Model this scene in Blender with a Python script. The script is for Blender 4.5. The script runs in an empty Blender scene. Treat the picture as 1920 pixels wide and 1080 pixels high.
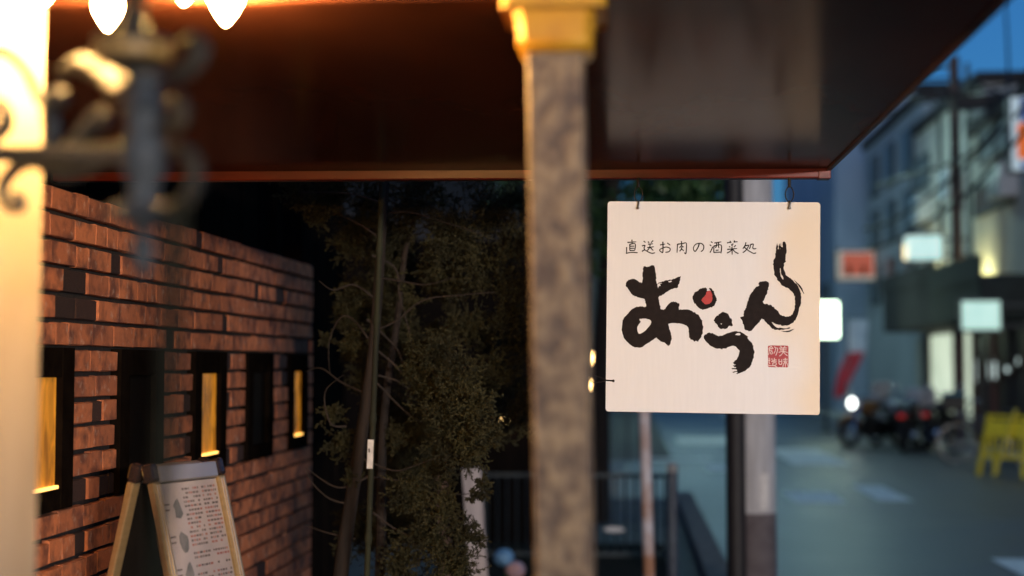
import bpy, math, random
import numpy as np
from mathutils import Vector, Matrix, noise as mnoise
from mathutils.geometry import tessellate_polygon

R = math.radians
SC = bpy.context.scene
COL = SC.collection
random.seed(7)

# ------------------------------------------------------------------ camera
FPX = 50.0 / 36.0 * 1920.0
cam_data = bpy.data.cameras.new('camera')
cam = bpy.data.objects.new('camera', cam_data)
COL.objects.link(cam)
cam.location = (0, 0, 1.6)
cam.rotation_euler = (R(90 + 3.03), 0, R(4.63))
cam_data.lens = 50.0
cam_data.sensor_width = 36.0
cam_data.clip_start = 0.05
cam_data.clip_end = 1000.0
cam_data.dof.use_dof = True
cam_data.dof.focus_distance = 4.05
cam_data.dof.aperture_fstop = 1.4
SC.camera = cam

# ------------------------------------------------------------------ sky (dusk)
SUN_EL, SUN_ROT = R(6.0), R(200)
world = bpy.data.worlds.new('World')
SC.world = world
world.use_nodes = True
wn = world.node_tree
for n in list(wn.nodes):
    wn.nodes.remove(n)
w_out = wn.nodes.new('ShaderNodeOutputWorld')
w_bg = wn.nodes.new('ShaderNodeBackground')
w_sky = wn.nodes.new('ShaderNodeTexSky')
w_sky.sky_type = 'NISHITA'
w_sky.sun_disc = False
w_sky.sun_elevation = SUN_EL
w_sky.sun_rotation = SUN_ROT
w_sky.ozone_density = 6.0
w_sky.air_density = 1.0
w_sky.dust_density = 2.0
w_bg.inputs['Strength'].default_value = 0.15
wn.links.new(w_sky.outputs[0], w_bg.inputs['Color'])
wn.links.new(w_bg.outputs[0], w_out.inputs['Surface'])

# ------------------------------------------------------------------ exposure
SC.view_settings.view_transform = 'Standard'
SC.view_settings.look = 'None'
SC.view_settings.exposure = 0.0
SC.view_settings.gamma = 1.0
SC.view_settings.use_curve_mapping = False
SC.render.engine = 'CYCLES'
SC.cycles.use_denoising = True
SC.cycles.sample_clamp_indirect = 4.0
SC.cycles.max_bounces = 8

# lamp strengths
LANTERN_EMIT = 950.0
LANTERN_COL = (1.0, 0.55, 0.17)
POST_WATT = 5000.0
POST_COL = (1.0, 0.88, 0.81)

# ------------------------------------------------------------------ helpers
ROTM = cam.rotation_euler.to_matrix()
CAMP = Vector(cam.location)


def ray(px, py):
    return (ROTM @ Vector(((px - 960) / FPX, -(py - 540) / FPX, -1.0)))


def atY(px, py, Y):
    d = ray(px, py)
    return CAMP + d * ((Y - CAMP.y) / d.y)


def atX(px, py, X):
    d = ray(px, py)
    return CAMP + d * ((X - CAMP.x) / d.x)


def atG(px, py, Z=0.0):
    d = ray(px, py)
    return CAMP + d * ((Z - CAMP.z) / d.z)


def nt(name):
    m = bpy.data.materials.new(name)
    m.use_nodes = True
    t = m.node_tree
    b = t.nodes['Principled BSDF']
    return m, t, b


def mat(name, c1, c2=None, scale=20.0, rough=0.6, metal=0.0, bump=0.0, spec=0.5, detail=4.0,
        ramp=(0.35, 0.65), rvar=0.0, stretch=(1, 1, 1), coords='Object', objrand=0.0, coat=0.0, bscale=None):
    m, t, b = nt(name)
    b.inputs['Roughness'].default_value = rough
    b.inputs['Metallic'].default_value = metal
    b.inputs['Specular IOR Level'].default_value = spec
    b.inputs['Coat Weight'].default_value = coat
    if c2 is None:
        c2 = tuple(x * 0.8 for x in c1)
    tc = t.nodes.new('ShaderNodeTexCoord')
    mp = t.nodes.new('ShaderNodeMapping')
    mp.inputs['Scale'].default_value = stretch
    t.links.new(tc.outputs[coords], mp.inputs['Vector'])
    vec = mp.outputs[0]
    if objrand:
        oi = t.nodes.new('ShaderNodeObjectInfo')
        ad = t.nodes.new('ShaderNodeVectorMath'); ad.operation = 'ADD'
        mu = t.nodes.new('ShaderNodeMath'); mu.operation = 'MULTIPLY'; mu.inputs[1].default_value = 57.0
        t.links.new(oi.outputs['Random'], mu.inputs[0])
        t.links.new(vec, ad.inputs[0]); t.links.new(mu.outputs[0], ad.inputs[1])
        vec = ad.outputs[0]
    nz = t.nodes.new('ShaderNodeTexNoise')
    nz.inputs['Scale'].default_value = scale
    nz.inputs['Detail'].default_value = detail
    t.links.new(vec, nz.inputs['Vector'])
    cr = t.nodes.new('ShaderNodeValToRGB')
    cr.color_ramp.elements[0].position = ramp[0]
    cr.color_ramp.elements[1].position = ramp[1]
    cr.color_ramp.elements[0].color = (*c2, 1)
    cr.color_ramp.elements[1].color = (*c1, 1)
    t.links.new(nz.outputs[0], cr.inputs[0])
    colout = cr.outputs[0]
    if objrand:
        hs = t.nodes.new('ShaderNodeHueSaturation')
        mr = t.nodes.new('ShaderNodeMapRange')
        mr.inputs['To Min'].default_value = 1.0 - objrand
        mr.inputs['To Max'].default_value = 1.0 + objrand * 0.6
        t.links.new(oi.outputs['Random'], mr.inputs['Value'])
        t.links.new(mr.outputs[0], hs.inputs['Value'])
        t.links.new(colout, hs.inputs['Color'])
        colout = hs.outputs[0]
    t.links.new(colout, b.inputs['Base Color'])
    if rvar:
        mr2 = t.nodes.new('ShaderNodeMapRange')
        mr2.inputs['To Min'].default_value = rough - rvar
        mr2.inputs['To Max'].default_value = rough + rvar
        t.links.new(nz.outputs[0], mr2.inputs['Value'])
        t.links.new(mr2.outputs[0], b.inputs['Roughness'])
    if bump:
        bp = t.nodes.new('ShaderNodeBump')
        bp.inputs['Strength'].default_value = bump
        bp.inputs['Distance'].default_value = 0.01
        if bscale:
            n2 = t.nodes.new('ShaderNodeTexNoise')
            n2.inputs['Scale'].default_value = bscale
            n2.inputs['Detail'].default_value = 5
            t.links.new(vec, n2.inputs['Vector'])
            t.links.new(n2.outputs[0], bp.inputs['Height'])
        else:
            t.links.new(nz.outputs[0], bp.inputs['Height'])
        t.links.new(bp.outputs[0], b.inputs['Normal'])
    return m


def emit(name, col, strength, c2=None, scale=6.0, stretch=(1, 1, 1), ramp=(0.35, 0.65), base=(0.5, 0.5, 0.5)):
    m, t, b = nt(name)
    b.inputs['Base Color'].default_value = (*base, 1)
    b.inputs['Emission Strength'].default_value = strength
    b.inputs['Roughness'].default_value = 0.3
    if c2 is None:
        b.inputs['Emission Color'].default_value = (*col, 1)
    else:
        tc = t.nodes.new('ShaderNodeTexCoord')
        mp = t.nodes.new('ShaderNodeMapping'); mp.inputs['Scale'].default_value = stretch
        nz = t.nodes.new('ShaderNodeTexNoise'); nz.inputs['Scale'].default_value = scale
        nz.inputs['Detail'].default_value = 5; nz.inputs['Distortion'].default_value = 0.8
        cr = t.nodes.new('ShaderNodeValToRGB')
        cr.color_ramp.elements[0].position, cr.color_ramp.elements[1].position = ramp
        cr.color_ramp.elements[0].color = (*c2, 1); cr.color_ramp.elements[1].color = (*col, 1)
        t.links.new(tc.outputs['Object'], mp.inputs[0]); t.links.new(mp.outputs[0], nz.inputs['Vector'])
        t.links.new(nz.outputs[0], cr.inputs[0]); t.links.new(cr.outputs[0], b.inputs['Emission Color'])
    return m


def empty(name, loc, label, cat, group=None):
    o = bpy.data.objects.new(name, None)
    COL.objects.link(o)
    o.location = loc
    o.empty_display_size = 0.1
    tag(o, label, cat, group)
    return o


def tag(o, label=None, cat=None, group=None, kind=None):
    if label: o['label'] = label
    if cat: o['category'] = cat
    if group: o['group'] = group
    if kind: o['kind'] = kind
    return o


def root_loc(o):
    while o.parent:
        o = o.parent
    return Vector(o.location)


class MB:
    def __init__(s):
        s.v = []; s.f = []

    def box(s, c, size, rz=0.0, M=None, taper=1.0):
        c = Vector(c); hx, hy, hz = (x / 2 for x in size)
        b = len(s.v)
        rot = M if M is not None else Matrix.Rotation(rz, 3, 'Z')
        for z in (-hz, hz):
            k = taper if z > 0 else 1.0
            for x, y in ((-hx, -hy), (hx, -hy), (hx, hy), (-hx, hy)):
                s.v.append(c + rot @ Vector((x * k, y * k, z)))
        s.f += [tuple(b + i for i in q) for q in ((3, 2, 1, 0), (4, 5, 6, 7), (0, 1, 5, 4), (1, 2, 6, 5), (2, 3, 7, 6), (3, 0, 4, 7))]
        return s

    def b2(s, x0, x1, y0, y1, z0, z1):
        return s.box(((x0 + x1) / 2, (y0 + y1) / 2, (z0 + z1) / 2), (abs(x1 - x0), abs(y1 - y0), abs(z1 - z0)))

    def bar(s, p, q, w, h, up=(0, 0, 1)):
        p, q = Vector(p), Vector(q); d = q - p; L = d.length; d.normalize()
        u = Vector(up)
        if abs(d.dot(u)) > 0.98: u = Vector((0, 1, 0))
        a = d.cross(u).normalized(); c = a.cross(d)
        M = Matrix((a, c, d)).transposed()
        return s.box((p + q) / 2, (w, h, L), M=M)

    def tube(s, pts, r, n=10, caps=True):
        pts = [Vector(p) for p in pts]
        rs = r if isinstance(r, (list, tuple)) else [r] * len(pts)
        b = len(s.v); m = len(pts)
        ref = None
        for i, p in enumerate(pts):
            d = (pts[min(i + 1, m - 1)] - pts[max(i - 1, 0)])
            if d.length < 1e-9: d = Vector((0, 0, 1))
            d.normalize()
            if ref is None:
                ref = d.orthogonal()
            ref = (ref - d * ref.dot(d))
            if ref.length < 1e-6: ref = d.orthogonal()
            ref.normalize()
            bi = d.cross(ref)
            for k in range(n):
                a = 2 * math.pi * k / n
                s.v.append(p + (ref * math.cos(a) + bi * math.sin(a)) * rs[i])
        for i in range(m - 1):
            for k in range(n):
                k2 = (k + 1) % n
                s.f.append((b + i * n + k, b + i * n + k2, b + (i + 1) * n + k2, b + (i + 1) * n + k))
        if caps:
            s.f.append(tuple(b + k for k in reversed(range(n))))
            s.f.append(tuple(b + (m - 1) * n + k for k in range(n)))
        return s

    def lathe(s, c, prof, n=24, M=None):
        c = Vector(c); b = len(s.v); m = len(prof)
        for r, z in prof:
            for k in range(n):
                a = 2 * math.pi * k / n
                p = Vector((max(r, 1e-4) * math.cos(a), max(r, 1e-4) * math.sin(a), z))
                s.v.append(c + (M @ p if M is not None else p))
        for i in range(m - 1):
            for k in range(n):
                k2 = (k + 1) % n
                s.f.append((b + i * n + k, b + i * n + k2, b + (i + 1) * n + k2, b + (i + 1) * n + k))
        s.f.append(tuple(b + k for k in reversed(range(n))))
        s.f.append(tuple(b + (m - 1) * n + k for k in range(n)))
        return s

    def sphere(s, c, r, n=14, sz=1.0):
        prof = []
        for i in range(n // 2 + 1):
            a = -math.pi / 2 + math.pi * i / (n // 2)
            prof.append((r * math.cos(a), r * math.sin(a) * sz))
        return s.lathe(c, prof, n)

    def torus(s, c, R0, r0, M, n=24, m=8):
        c = Vector(c); b = len(s.v)
        for i in range(n):
            a = 2 * math.pi * i / n
            for k in range(m):
                t = 2 * math.pi * k / m
                p = Vector(((R0 + r0 * math.cos(t)) * math.cos(a), (R0 + r0 * math.cos(t)) * math.sin(a), r0 * math.sin(t)))
                s.v.append(c + M @ p)
        for i in range(n):
            for k in range(m):
                i2, k2 = (i + 1) % n, (k + 1) % m
                s.f.append((b + i * m + k, b + i2 * m + k, b + i2 * m + k2, b + i * m + k2))
        return s

    def sheet(s, loops, fn):
        """flat print: loops of 2D points, fn maps to 3D"""
        l3 = [[Vector((p[0], p[1], 0)) for p in l] for l in loops]
        tris = tessellate_polygon(l3)
        b = len(s.v)
        flat = [p for l in loops for p in l]
        for p in flat: s.v.append(Vector(fn(p)))
        for t in tris: s.f.append(tuple(b + i for i in t))
        return s

    def prism(s, pts2, fn0, fn1):
        b = len(s.v); n = len(pts2)
        for p in pts2: s.v.append(Vector(fn0(p)))
        for p in pts2: s.v.append(Vector(fn1(p)))
        tr = tessellate_polygon([[Vector((p[0], p[1], 0)) for p in pts2]])
        for t in tr:
            s.f.append(tuple(b + i for i in t)); s.f.append(tuple(b + n + i for i in reversed(t)))
        for i in range(n):
            j = (i + 1) % n
            s.f.append((b + i, b + j, b + n + j, b + n + i))
        return s

    def build(s, name, m, parent=None, smooth=False, bevel=0.0, fix=True, origin=None):
        rl = root_loc(parent) if parent else (Vector(origin) if origin is not None else Vector((0, 0, 0)))
        me = bpy.data.meshes.new(name)
        me.from_pydata([v - rl for v in s.v], [], s.f)
        if fix:
            import bmesh
            bm = bmesh.new(); bm.from_mesh(me)
            bmesh.ops.recalc_face_normals(bm, faces=bm.faces)
            bm.to_mesh(me); bm.free()
        me.materials.append(m)
        if smooth:
            me.polygons.foreach_set('use_smooth', [True] * len(me.polygons))
        o = bpy.data.objects.new(name, me)
        COL.objects.link(o)
        if parent: o.parent = parent
        else: o.location = rl
        if bevel:
            bv = o.modifiers.new('bevel', 'BEVEL'); bv.width = bevel; bv.segments = 2; bv.limit_method = 'ANGLE'
        if smooth:
            es = o.modifiers.new('split', 'EDGE_SPLIT'); es.split_angle = R(40)
        return o


def spline(pts, k=6, closed=False):
    pts = [Vector(p) if len(p) == 3 else Vector((p[0], p[1], 0)) for p in pts]
    n = len(pts); out = []
    rng = range(n if closed else n - 1)
    for i in rng:
        g = (lambda j: pts[j % n]) if closed else (lambda j: pts[max(0, min(n - 1, j))])
        p0, p1, p2, p3 = g(i - 1), g(i), g(i + 1), g(i + 2)
        for q in range(k):
            t = q / k
            out.append(0.5 * ((2 * p1) + (p2 - p0) * t + (2 * p0 - 5 * p1 + 4 * p2 - p3) * t * t + (3 * p1 - p0 - 3 * p2 + p3) * t ** 3))
    if not closed: out.append(pts[-1].copy())
    return out


def quads_object(name, V, m, parent=None, smooth=False):
    """V: (n,4,3) numpy array of quads in world coordinates"""
    n = V.shape[0]
    rl = np.array(root_loc(parent)) if parent else np.zeros(3)
    me = bpy.data.meshes.new(name)
    me.vertices.add(n * 4); me.loops.add(n * 4); me.polygons.add(n)
    me.vertices.foreach_set('co', (V.reshape(-1, 3) - rl).astype(np.float32).ravel())
    me.loops.foreach_set('vertex_index', np.arange(n * 4, dtype=np.int32))
    me.polygons.foreach_set('loop_start', np.arange(0, n * 4, 4, dtype=np.int32))
    me.update(calc_edges=True)
    me.materials.append(m)
    o = bpy.data.objects.new(name, me)
    COL.objects.link(o)
    if parent: o.parent = parent
    return o


# ------------------------------------------------------------------ materials
M = {}
M['asphalt'] = mat('asphalt', (0.088, 0.094, 0.092), (0.056, 0.060, 0.058), 0.9, rough=0.42, bump=0.18, bscale=180, rvar=0.12, detail=8)
M['paving'] = mat('paving', (0.13, 0.13, 0.125), (0.08, 0.08, 0.078), 5.0, rough=0.8, bump=0.2, bscale=90)
M['road_paint'] = mat('road_paint', (0.80, 0.80, 0.78), (0.5, 0.5, 0.49), 9.0, rough=0.6, ramp=(0.3, 0.5))
M['sign_face'] = None
M['ink'] = mat('ink', (0.010, 0.007, 0.007), (0.016, 0.011, 0.011), 60, rough=0.7, spec=0.15)
M['red_ink'] = mat('red_ink', (0.48, 0.015, 0.012), (0.36, 0.012, 0.012), 50, rough=0.5)
M['seal_red'] = mat('seal_red', (0.42, 0.018, 0.03), (0.30, 0.014, 0.022), 120, rough=0.5)
M['seal_white'] = mat('seal_white', (0.75, 0.6, 0.58), (0.65, 0.45, 0.44), 120, rough=0.5)
M['soffit'] = mat('soffit', (0.085, 0.026, 0.014), (0.050, 0.016, 0.009), 2.2, rough=0.18, spec=0.5, rvar=0.05, detail=5, stretch=(1, 0.4, 1))
M['beam'] = mat('beam', (0.17, 0.017, 0.006), (0.10, 0.010, 0.005), 14, rough=0.38, bump=0.08, stretch=(0.4, 2, 2))
M['roof_metal'] = mat('roof_metal', (0.05, 0.02, 0.015), (0.03, 0.013, 0.01), 6, rough=0.5)
M['pillar'] = mat('pillar', (0.20, 0.142, 0.084), (0.060, 0.038, 0.027), 55, rough=0.5, metal=0.2, bump=0.3, ramp=(0.38, 0.66), detail=8, stretch=(1, 1, 0.7))
M['gold'] = mat('gold', (0.60, 0.31, 0.018), (0.42, 0.19, 0.012), 12, rough=0.42, metal=0.15, bump=0.08)
M['pier'] = mat('pier', (0.42, 0.36, 0.28), (0.33, 0.28, 0.22), 4.5, rough=0.5, bump=0.04, detail=8)
M['iron'] = mat('iron', (0.048, 0.058, 0.066), (0.028, 0.034, 0.040), 40, rough=0.6, metal=0.0, bump=0.2, spec=0.35)
M['iron_gold'] = mat('iron_gold', (0.034, 0.026, 0.012), (0.014, 0.014, 0.012), 30, rough=0.5, metal=0.0, bump=0.15)
M['lamp_glass'] = emit('lamp_glass', LANTERN_COL, LANTERN_EMIT)


def brick_mat(name, c1, c2, cdark, pale):
    m, t, b = nt(name)
    b.inputs['Roughness'].default_value = 0.82
    b.inputs['Specular IOR Level'].default_value = 0.3
    g = t.nodes.new('ShaderNodeNewGeometry'); oi = t.nodes.new('ShaderNodeObjectInfo')
    mu = t.nodes.new('ShaderNodeMath'); mu.operation = 'MULTIPLY'; mu.inputs[1].default_value = 91.0
    ad = t.nodes.new('ShaderNodeVectorMath'); ad.operation = 'ADD'
    t.links.new(oi.outputs['Random'], mu.inputs[0]); t.links.new(g.outputs['Position'], ad.inputs[0]); t.links.new(mu.outputs[0], ad.inputs[1])

    def nz(scale, lo, hi, detail=5, st=(1, 1, 1)):
        mp = t.nodes.new('ShaderNodeMapping'); mp.inputs['Scale'].default_value = st
        n = t.nodes.new('ShaderNodeTexNoise'); n.inputs['Scale'].default_value = scale; n.inputs['Detail'].default_value = detail
        r = t.nodes.new('ShaderNodeMapRange'); r.inputs['From Min'].default_value = lo; r.inputs['From Max'].default_value = hi
        t.links.new(ad.outputs[0], mp.inputs[0]); t.links.new(mp.outputs[0], n.inputs['Vector']); t.links.new(n.outputs[0], r.inputs['Value'])
        return r.outputs[0]

    def mix(f, a, bcol, k=1.0):
        x = t.nodes.new('ShaderNodeMix'); x.data_type = 'RGBA'
        if k != 1.0:
            q = t.nodes.new('ShaderNodeMath'); q.operation = 'MULTIPLY'; q.inputs[1].default_value = k; t.links.new(f, q.inputs[0]); f = q.outputs[0]
        t.links.new(f, x.inputs['Factor'])
        if isinstance(a, tuple): x.inputs['A'].default_value = (*a, 1)
        else: t.links.new(a, x.inputs['A'])
        x.inputs['B'].default_value = (*bcol, 1)
        return x.outputs['Result']
    c = mix(oi.outputs['Random'], c1, c2)
    c = mix(nz(14, 0.46, 0.66, 4), c, cdark, 0.9)
    c = mix(nz(26, 0.54, 0.72, 8), c, cdark, 0.6)
    c = mix(nz(34, 0.58, 0.74, 8), c, pale, 0.5)
    t.links.new(c, b.inputs['Base Color'])
    bp = t.nodes.new('ShaderNodeBump'); bp.inputs['Strength'].default_value = 0.35; bp.inputs['Distance'].default_value = 0.006
    t.links.new(nz(55, 0.2, 0.8, 8), bp.inputs['Height']); t.links.new(bp.outputs[0], b.inputs['Normal'])
    return m


M['brick'] = brick_mat('brick', (0.64, 0.215, 0.088), (0.42, 0.140, 0.064), (0.15, 0.058, 0.040), (0.66, 0.46, 0.34))
M['burnt_brick'] = mat('burnt_brick', (0.055, 0.022, 0.014), (0.028, 0.013, 0.010), 18, rough=0.85, bump=0.5, objrand=0.4)
M['mortar'] = mat('mortar', (0.022, 0.016, 0.013), (0.012, 0.009, 0.008), 40, rough=0.95, bump=0.4)
M['black_wood'] = mat('black_wood', (0.014, 0.010, 0.008), (0.008, 0.006, 0.005), 12, rough=1.0, bump=0.3, stretch=(8, 8, 1), spec=0.0)
M['frame_black'] = mat('frame_black', (0.010, 0.007, 0.005), (0.006, 0.004, 0.003), 20, rough=0.9, bump=0.1, spec=0.0)
M['amber'] = emit('amber', (1.0, 0.36, 0.018), 0.46, (0.06, 0.012, 0.0005), 5.0, (1, 6, 1.6), (0.36, 0.66), base=(0.5, 0.22, 0.04))
M['strip'] = emit('strip', (1.0, 0.50, 0.09), 2.6)
M['dark_pane'] = mat('dark_pane', (0.006, 0.004, 0.003), (0.010, 0.006, 0.003), 5, rough=0.6, spec=0.03)
M['alu_gold'] = mat('alu_gold', (0.62, 0.46, 0.24), (0.55, 0.40, 0.2), 10, rough=0.32, metal=0.7, stretch=(1, 1, 6))
M['alu'] = mat('alu', (0.62, 0.56, 0.52), (0.55, 0.5, 0.46), 10, rough=0.3, metal=0.7)
M['corner_black'] = mat('corner_black', (0.03, 0.02, 0.02), (0.02, 0.015, 0.015), 10, rough=0.15, coat=0.5)
M['board_black'] = mat('board_black', (0.010, 0.008, 0.007), (0.007, 0.006, 0.005), 10, rough=0.8, spec=0.1)
M['paper'] = mat('paper', (0.46, 0.40, 0.37), (0.36, 0.33, 0.32), 9, rough=0.35, coat=0.8)
M['print_dark'] = mat('print_dark', (0.09, 0.075, 0.07), (0.15, 0.12, 0.11), 80, rough=0.4)
M['print_red'] = mat('print_red', (0.30, 0.10, 0.08), (0.36, 0.16, 0.12), 80, rough=0.4)
M['print_grey'] = mat('print_grey', (0.10, 0.105, 0.105), (0.18, 0.18, 0.18), 30, rough=0.4)
M['juniper'] = mat('juniper', (0.058, 0.052, 0.021), (0.026, 0.024, 0.012), 9, rough=0.7, spec=0.2)
M['bark'] = mat('bark', (0.026, 0.016, 0.010), (0.012, 0.008, 0.006), 30, rough=0.9, bump=0.6, stretch=(1, 1, 0.25))
M['twig'] = mat('twig', (0.042, 0.027, 0.018), (0.022, 0.015, 0.011), 30, rough=0.8)
M['bamboo'] = mat('bamboo', (0.024, 0.026, 0.008), (0.012, 0.013, 0.005), 14, rough=0.85, stretch=(1, 1, 0.2))
M['tag_white'] = mat('tag_white', (0.75, 0.72, 0.68), (0.6, 0.57, 0.54), 40, rough=0.5)
M['white_wood'] = mat('white_wood', (0.58, 0.50, 0.48), (0.36, 0.30, 0.29), 6, rough=0.7, stretch=(6, 6, 0.6), bump=0.1)
M['brown_wood'] = mat('brown_wood', (0.13, 0.075, 0.05), (0.07, 0.04, 0.03), 6, rough=0.8, stretch=(6, 6, 0.6))
M['fence_metal'] = mat('fence_metal', (0.035, 0.05, 0.055), (0.022, 0.03, 0.035), 30, rough=0.45, metal=0.3)
M['post_grey'] = mat('post_grey', (0.17, 0.19, 0.21), (0.11, 0.12, 0.14), 14, rough=0.5, metal=0.2)
M['cap_light'] = mat('cap_light', (0.5, 0.45, 0.4), (0.4, 0.35, 0.3), 14, rough=0.5)
M['rust_pole'] = mat('rust_pole', (0.66, 0.60, 0.60), (0.40, 0.19, 0.10), 5.5, rough=0.6, stretch=(1, 1, 0.7), ramp=(0.42, 0.6), detail=6)
M['concrete'] = mat('concrete', (0.58, 0.56, 0.55), (0.44, 0.42, 0.41), 7, rough=0.85, bump=0.15, stretch=(3, 3, 0.5))
M['pole_base'] = mat('pole_base', (0.15, 0.125, 0.125), (0.10, 0.08, 0.08), 9, rough=0.85, bump=0.2)
M['pipe_black'] = mat('pipe_black', (0.014, 0.011, 0.011), (0.02, 0.016, 0.015), 9, rough=0.6)
M['cable'] = mat('cable', (0.01, 0.012, 0.014), None, 9, rough=0.6)
M['leaf'] = mat('leaf', (0.06, 0.12, 0.028), (0.03, 0.07, 0.018), 2.5, rough=0.5)
M['grey_wall'] = mat('grey_wall', (0.58, 0.57, 0.54), (0.44, 0.43, 0.42), 1.2, rough=0.85, stretch=(1, 1, 0.3))
M['cream_wall'] = mat('cream_wall', (0.70, 0.68, 0.60), (0.56, 0.54, 0.47), 1.0, rough=0.85, stretch=(1, 1, 0.3))
M['blue_wall'] = mat('blue_wall', (0.42, 0.47, 0.53), (0.33, 0.37, 0.43), 1.0, rough=0.8, stretch=(1, 1, 0.3))
M['pale_blue'] = mat('pale_blue', (0.42, 0.52, 0.68), (0.34, 0.43, 0.58), 1.0, rough=0.8, stretch=(1, 1, 0.3))
M['dark_wall'] = mat('dark_wall', (0.035, 0.033, 0.035), (0.022, 0.02, 0.022), 1.5, rough=0.85)
M['maroon'] = mat('maroon', (0.10, 0.022, 0.020), (0.06, 0.016, 0.015), 6, rough=0.45)
M['brown_shop'] = mat('brown_shop', (0.07, 0.042, 0.03), (0.045, 0.028, 0.02), 6, rough=0.5)
M['awning_green'] = mat('awning_green', (0.012, 0.022, 0.020), (0.008, 0.014, 0.013), 4, rough=0.7)
M['shutter'] = mat('shutter', (0.10, 0.05, 0.05), (0.07, 0.035, 0.037), 4, rough=0.6)
M['glass_dark'] = mat('glass_dark', (0.10, 0.12, 0.14), (0.13, 0.15, 0.17), 2, rough=0.4, spec=0.25)
M['lit_pane'] = emit('lit_pane', (0.75, 0.95, 0.92), 0.9)
M['lit_wall'] = emit('lit_wall', (0.80, 0.92, 0.70), 0.85, (0.62, 0.74, 0.55), 1.2)
M['box_white'] = emit('box_white', (0.62, 0.92, 0.88), 0.85, (0.5, 0.80, 0.78), 3.0)
M['box_mint'] = emit('box_mint', (0.58, 0.92, 0.78), 0.8, (0.48, 0.8, 0.68), 3.0)
M['box_bright'] = emit('box_bright', (0.75, 1.0, 0.72), 7.0)
M['box_red'] = emit('box_red', (0.85, 0.18, 0.10), 0.35, base=(0.5, 0.1, 0.07))
M['box_pale'] = emit('box_pale', (0.75, 0.62, 0.45), 0.30)
M['box_blue'] = emit('box_blue', (0.03, 0.07, 0.22), 0.6, base=(0.03, 0.06, 0.2))
M['box_orange'] = emit('box_orange', (0.85, 0.16, 0.02), 0.55, base=(0.6, 0.12, 0.02))
M['box_face'] = emit('box_face', (0.55, 0.75, 0.85), 0.45)
M['frame_grey'] = mat('frame_grey', (0.05, 0.06, 0.065), None, 8, rough=0.5)
M['flag_red'] = mat('flag_red', (0.55, 0.03, 0.06), (0.42, 0.025, 0.05), 4, rough=0.7)
M['flag_blue'] = mat('flag_blue', (0.05, 0.11, 0.32), (0.04, 0.08, 0.25), 4, rough=0.7)
M['flag_white'] = mat('flag_white', (0.6, 0.62, 0.75), (0.45, 0.48, 0.65), 4, rough=0.7)
M['yellow'] = mat('yellow', (0.85, 0.66, 0.02), (0.75, 0.56, 0.02), 8, rough=0.45)
M['rubber'] = mat('rubber', (0.012, 0.012, 0.012), None, 20, rough=0.8)
M['chrome'] = mat('chrome', (0.7, 0.7, 0.72), (0.6, 0.6, 0.62), 10, rough=0.15, metal=1.0)
M['moto_black'] = mat('moto_black', (0.012, 0.012, 0.014), None, 10, rough=0.25, coat=0.6)
M['moto_white'] = mat('moto_white', (0.6, 0.6, 0.62), None, 10, rough=0.25, coat=0.6)
M['moto_brown'] = mat('moto_brown', (0.22, 0.11, 0.04), None, 10, rough=0.35, coat=0.4)
M['tail'] = emit('tail', (0.9, 0.04, 0.02), 0.22, base=(0.5, 0.01, 0.01))
M['head'] = emit('head', (0.95, 1.0, 0.95), 6.0)
M['seat'] = mat('seat', (0.015, 0.014, 0.014), None, 20, rough=0.6)
M['teal_cloth'] = mat('teal_cloth', (0.03, 0.20, 0.26), (0.02, 0.15, 0.2), 8, rough=0.6)
M['bulb_amber'] = emit('bulb_amber', (1.0, 0.62, 0.22), 14.0)
M['bulb_white'] = emit('bulb_white', (1.0, 0.95, 0.8), 14.0)
M['warm_spot'] = emit('warm_spot', (1.0, 0.85, 0.5), 1.6)
M['globe_post'] = mat('globe_post', (0.8, 0.78, 0.75), None, 10, rough=0.4)
M['petal_blue'] = mat('petal_blue', (0.20, 0.40, 0.62), (0.10, 0.24, 0.42), 18, rough=0.6)
M['petal_pink'] = mat('petal_pink', (0.62, 0.32, 0.25), (0.3, 0.25, 0.35), 18, rough=0.6)
M['steel'] = mat('steel', (0.35, 0.33, 0.31), (0.2, 0.17, 0.15), 60, rough=0.35, metal=0.9)
M['dark_steel'] = mat('dark_steel', (0.03, 0.028, 0.026), None, 60, rough=0.5, metal=0.6)

M['soffit'].node_tree.nodes['Principled BSDF'].inputs['IOR'].default_value = 1.045

# sign face: white board, faint grain; warm lamp light towards the right edge painted in
m, t, b = nt('sign_face')
b.inputs['Roughness'].default_value = 0.42
tc = t.nodes.new('ShaderNodeTexCoord')
mp = t.nodes.new('ShaderNodeMapping'); mp.inputs['Scale'].default_value = (30, 1, 2.2)
nz = t.nodes.new('ShaderNodeTexNoise'); nz.inputs['Scale'].default_value = 4; nz.inputs['Detail'].default_value = 6
cr = t.nodes.new('ShaderNodeValToRGB')
cr.color_ramp.elements[0].position = 0.3; cr.color_ramp.elements[1].position = 0.7
cr.color_ramp.elements[0].color = (0.735, 0.745, 0.775, 1); cr.color_ramp.elements[1].color = (0.76, 0.77, 0.80, 1)
t.links.new(tc.outputs['Object'], mp.inputs[0]); t.links.new(mp.outputs[0], nz.inputs['Vector']); t.links.new(nz.outputs[0], cr.inputs[0])
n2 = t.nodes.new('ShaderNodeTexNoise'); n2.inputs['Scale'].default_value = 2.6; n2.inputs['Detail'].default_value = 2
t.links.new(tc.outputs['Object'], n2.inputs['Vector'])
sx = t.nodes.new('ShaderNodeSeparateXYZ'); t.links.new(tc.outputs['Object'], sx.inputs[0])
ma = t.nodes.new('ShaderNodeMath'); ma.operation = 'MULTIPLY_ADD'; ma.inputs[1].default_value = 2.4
t.links.new(sx.outputs['X'], ma.inputs[0]); t.links.new(n2.outputs[0], ma.inputs[2])
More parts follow.
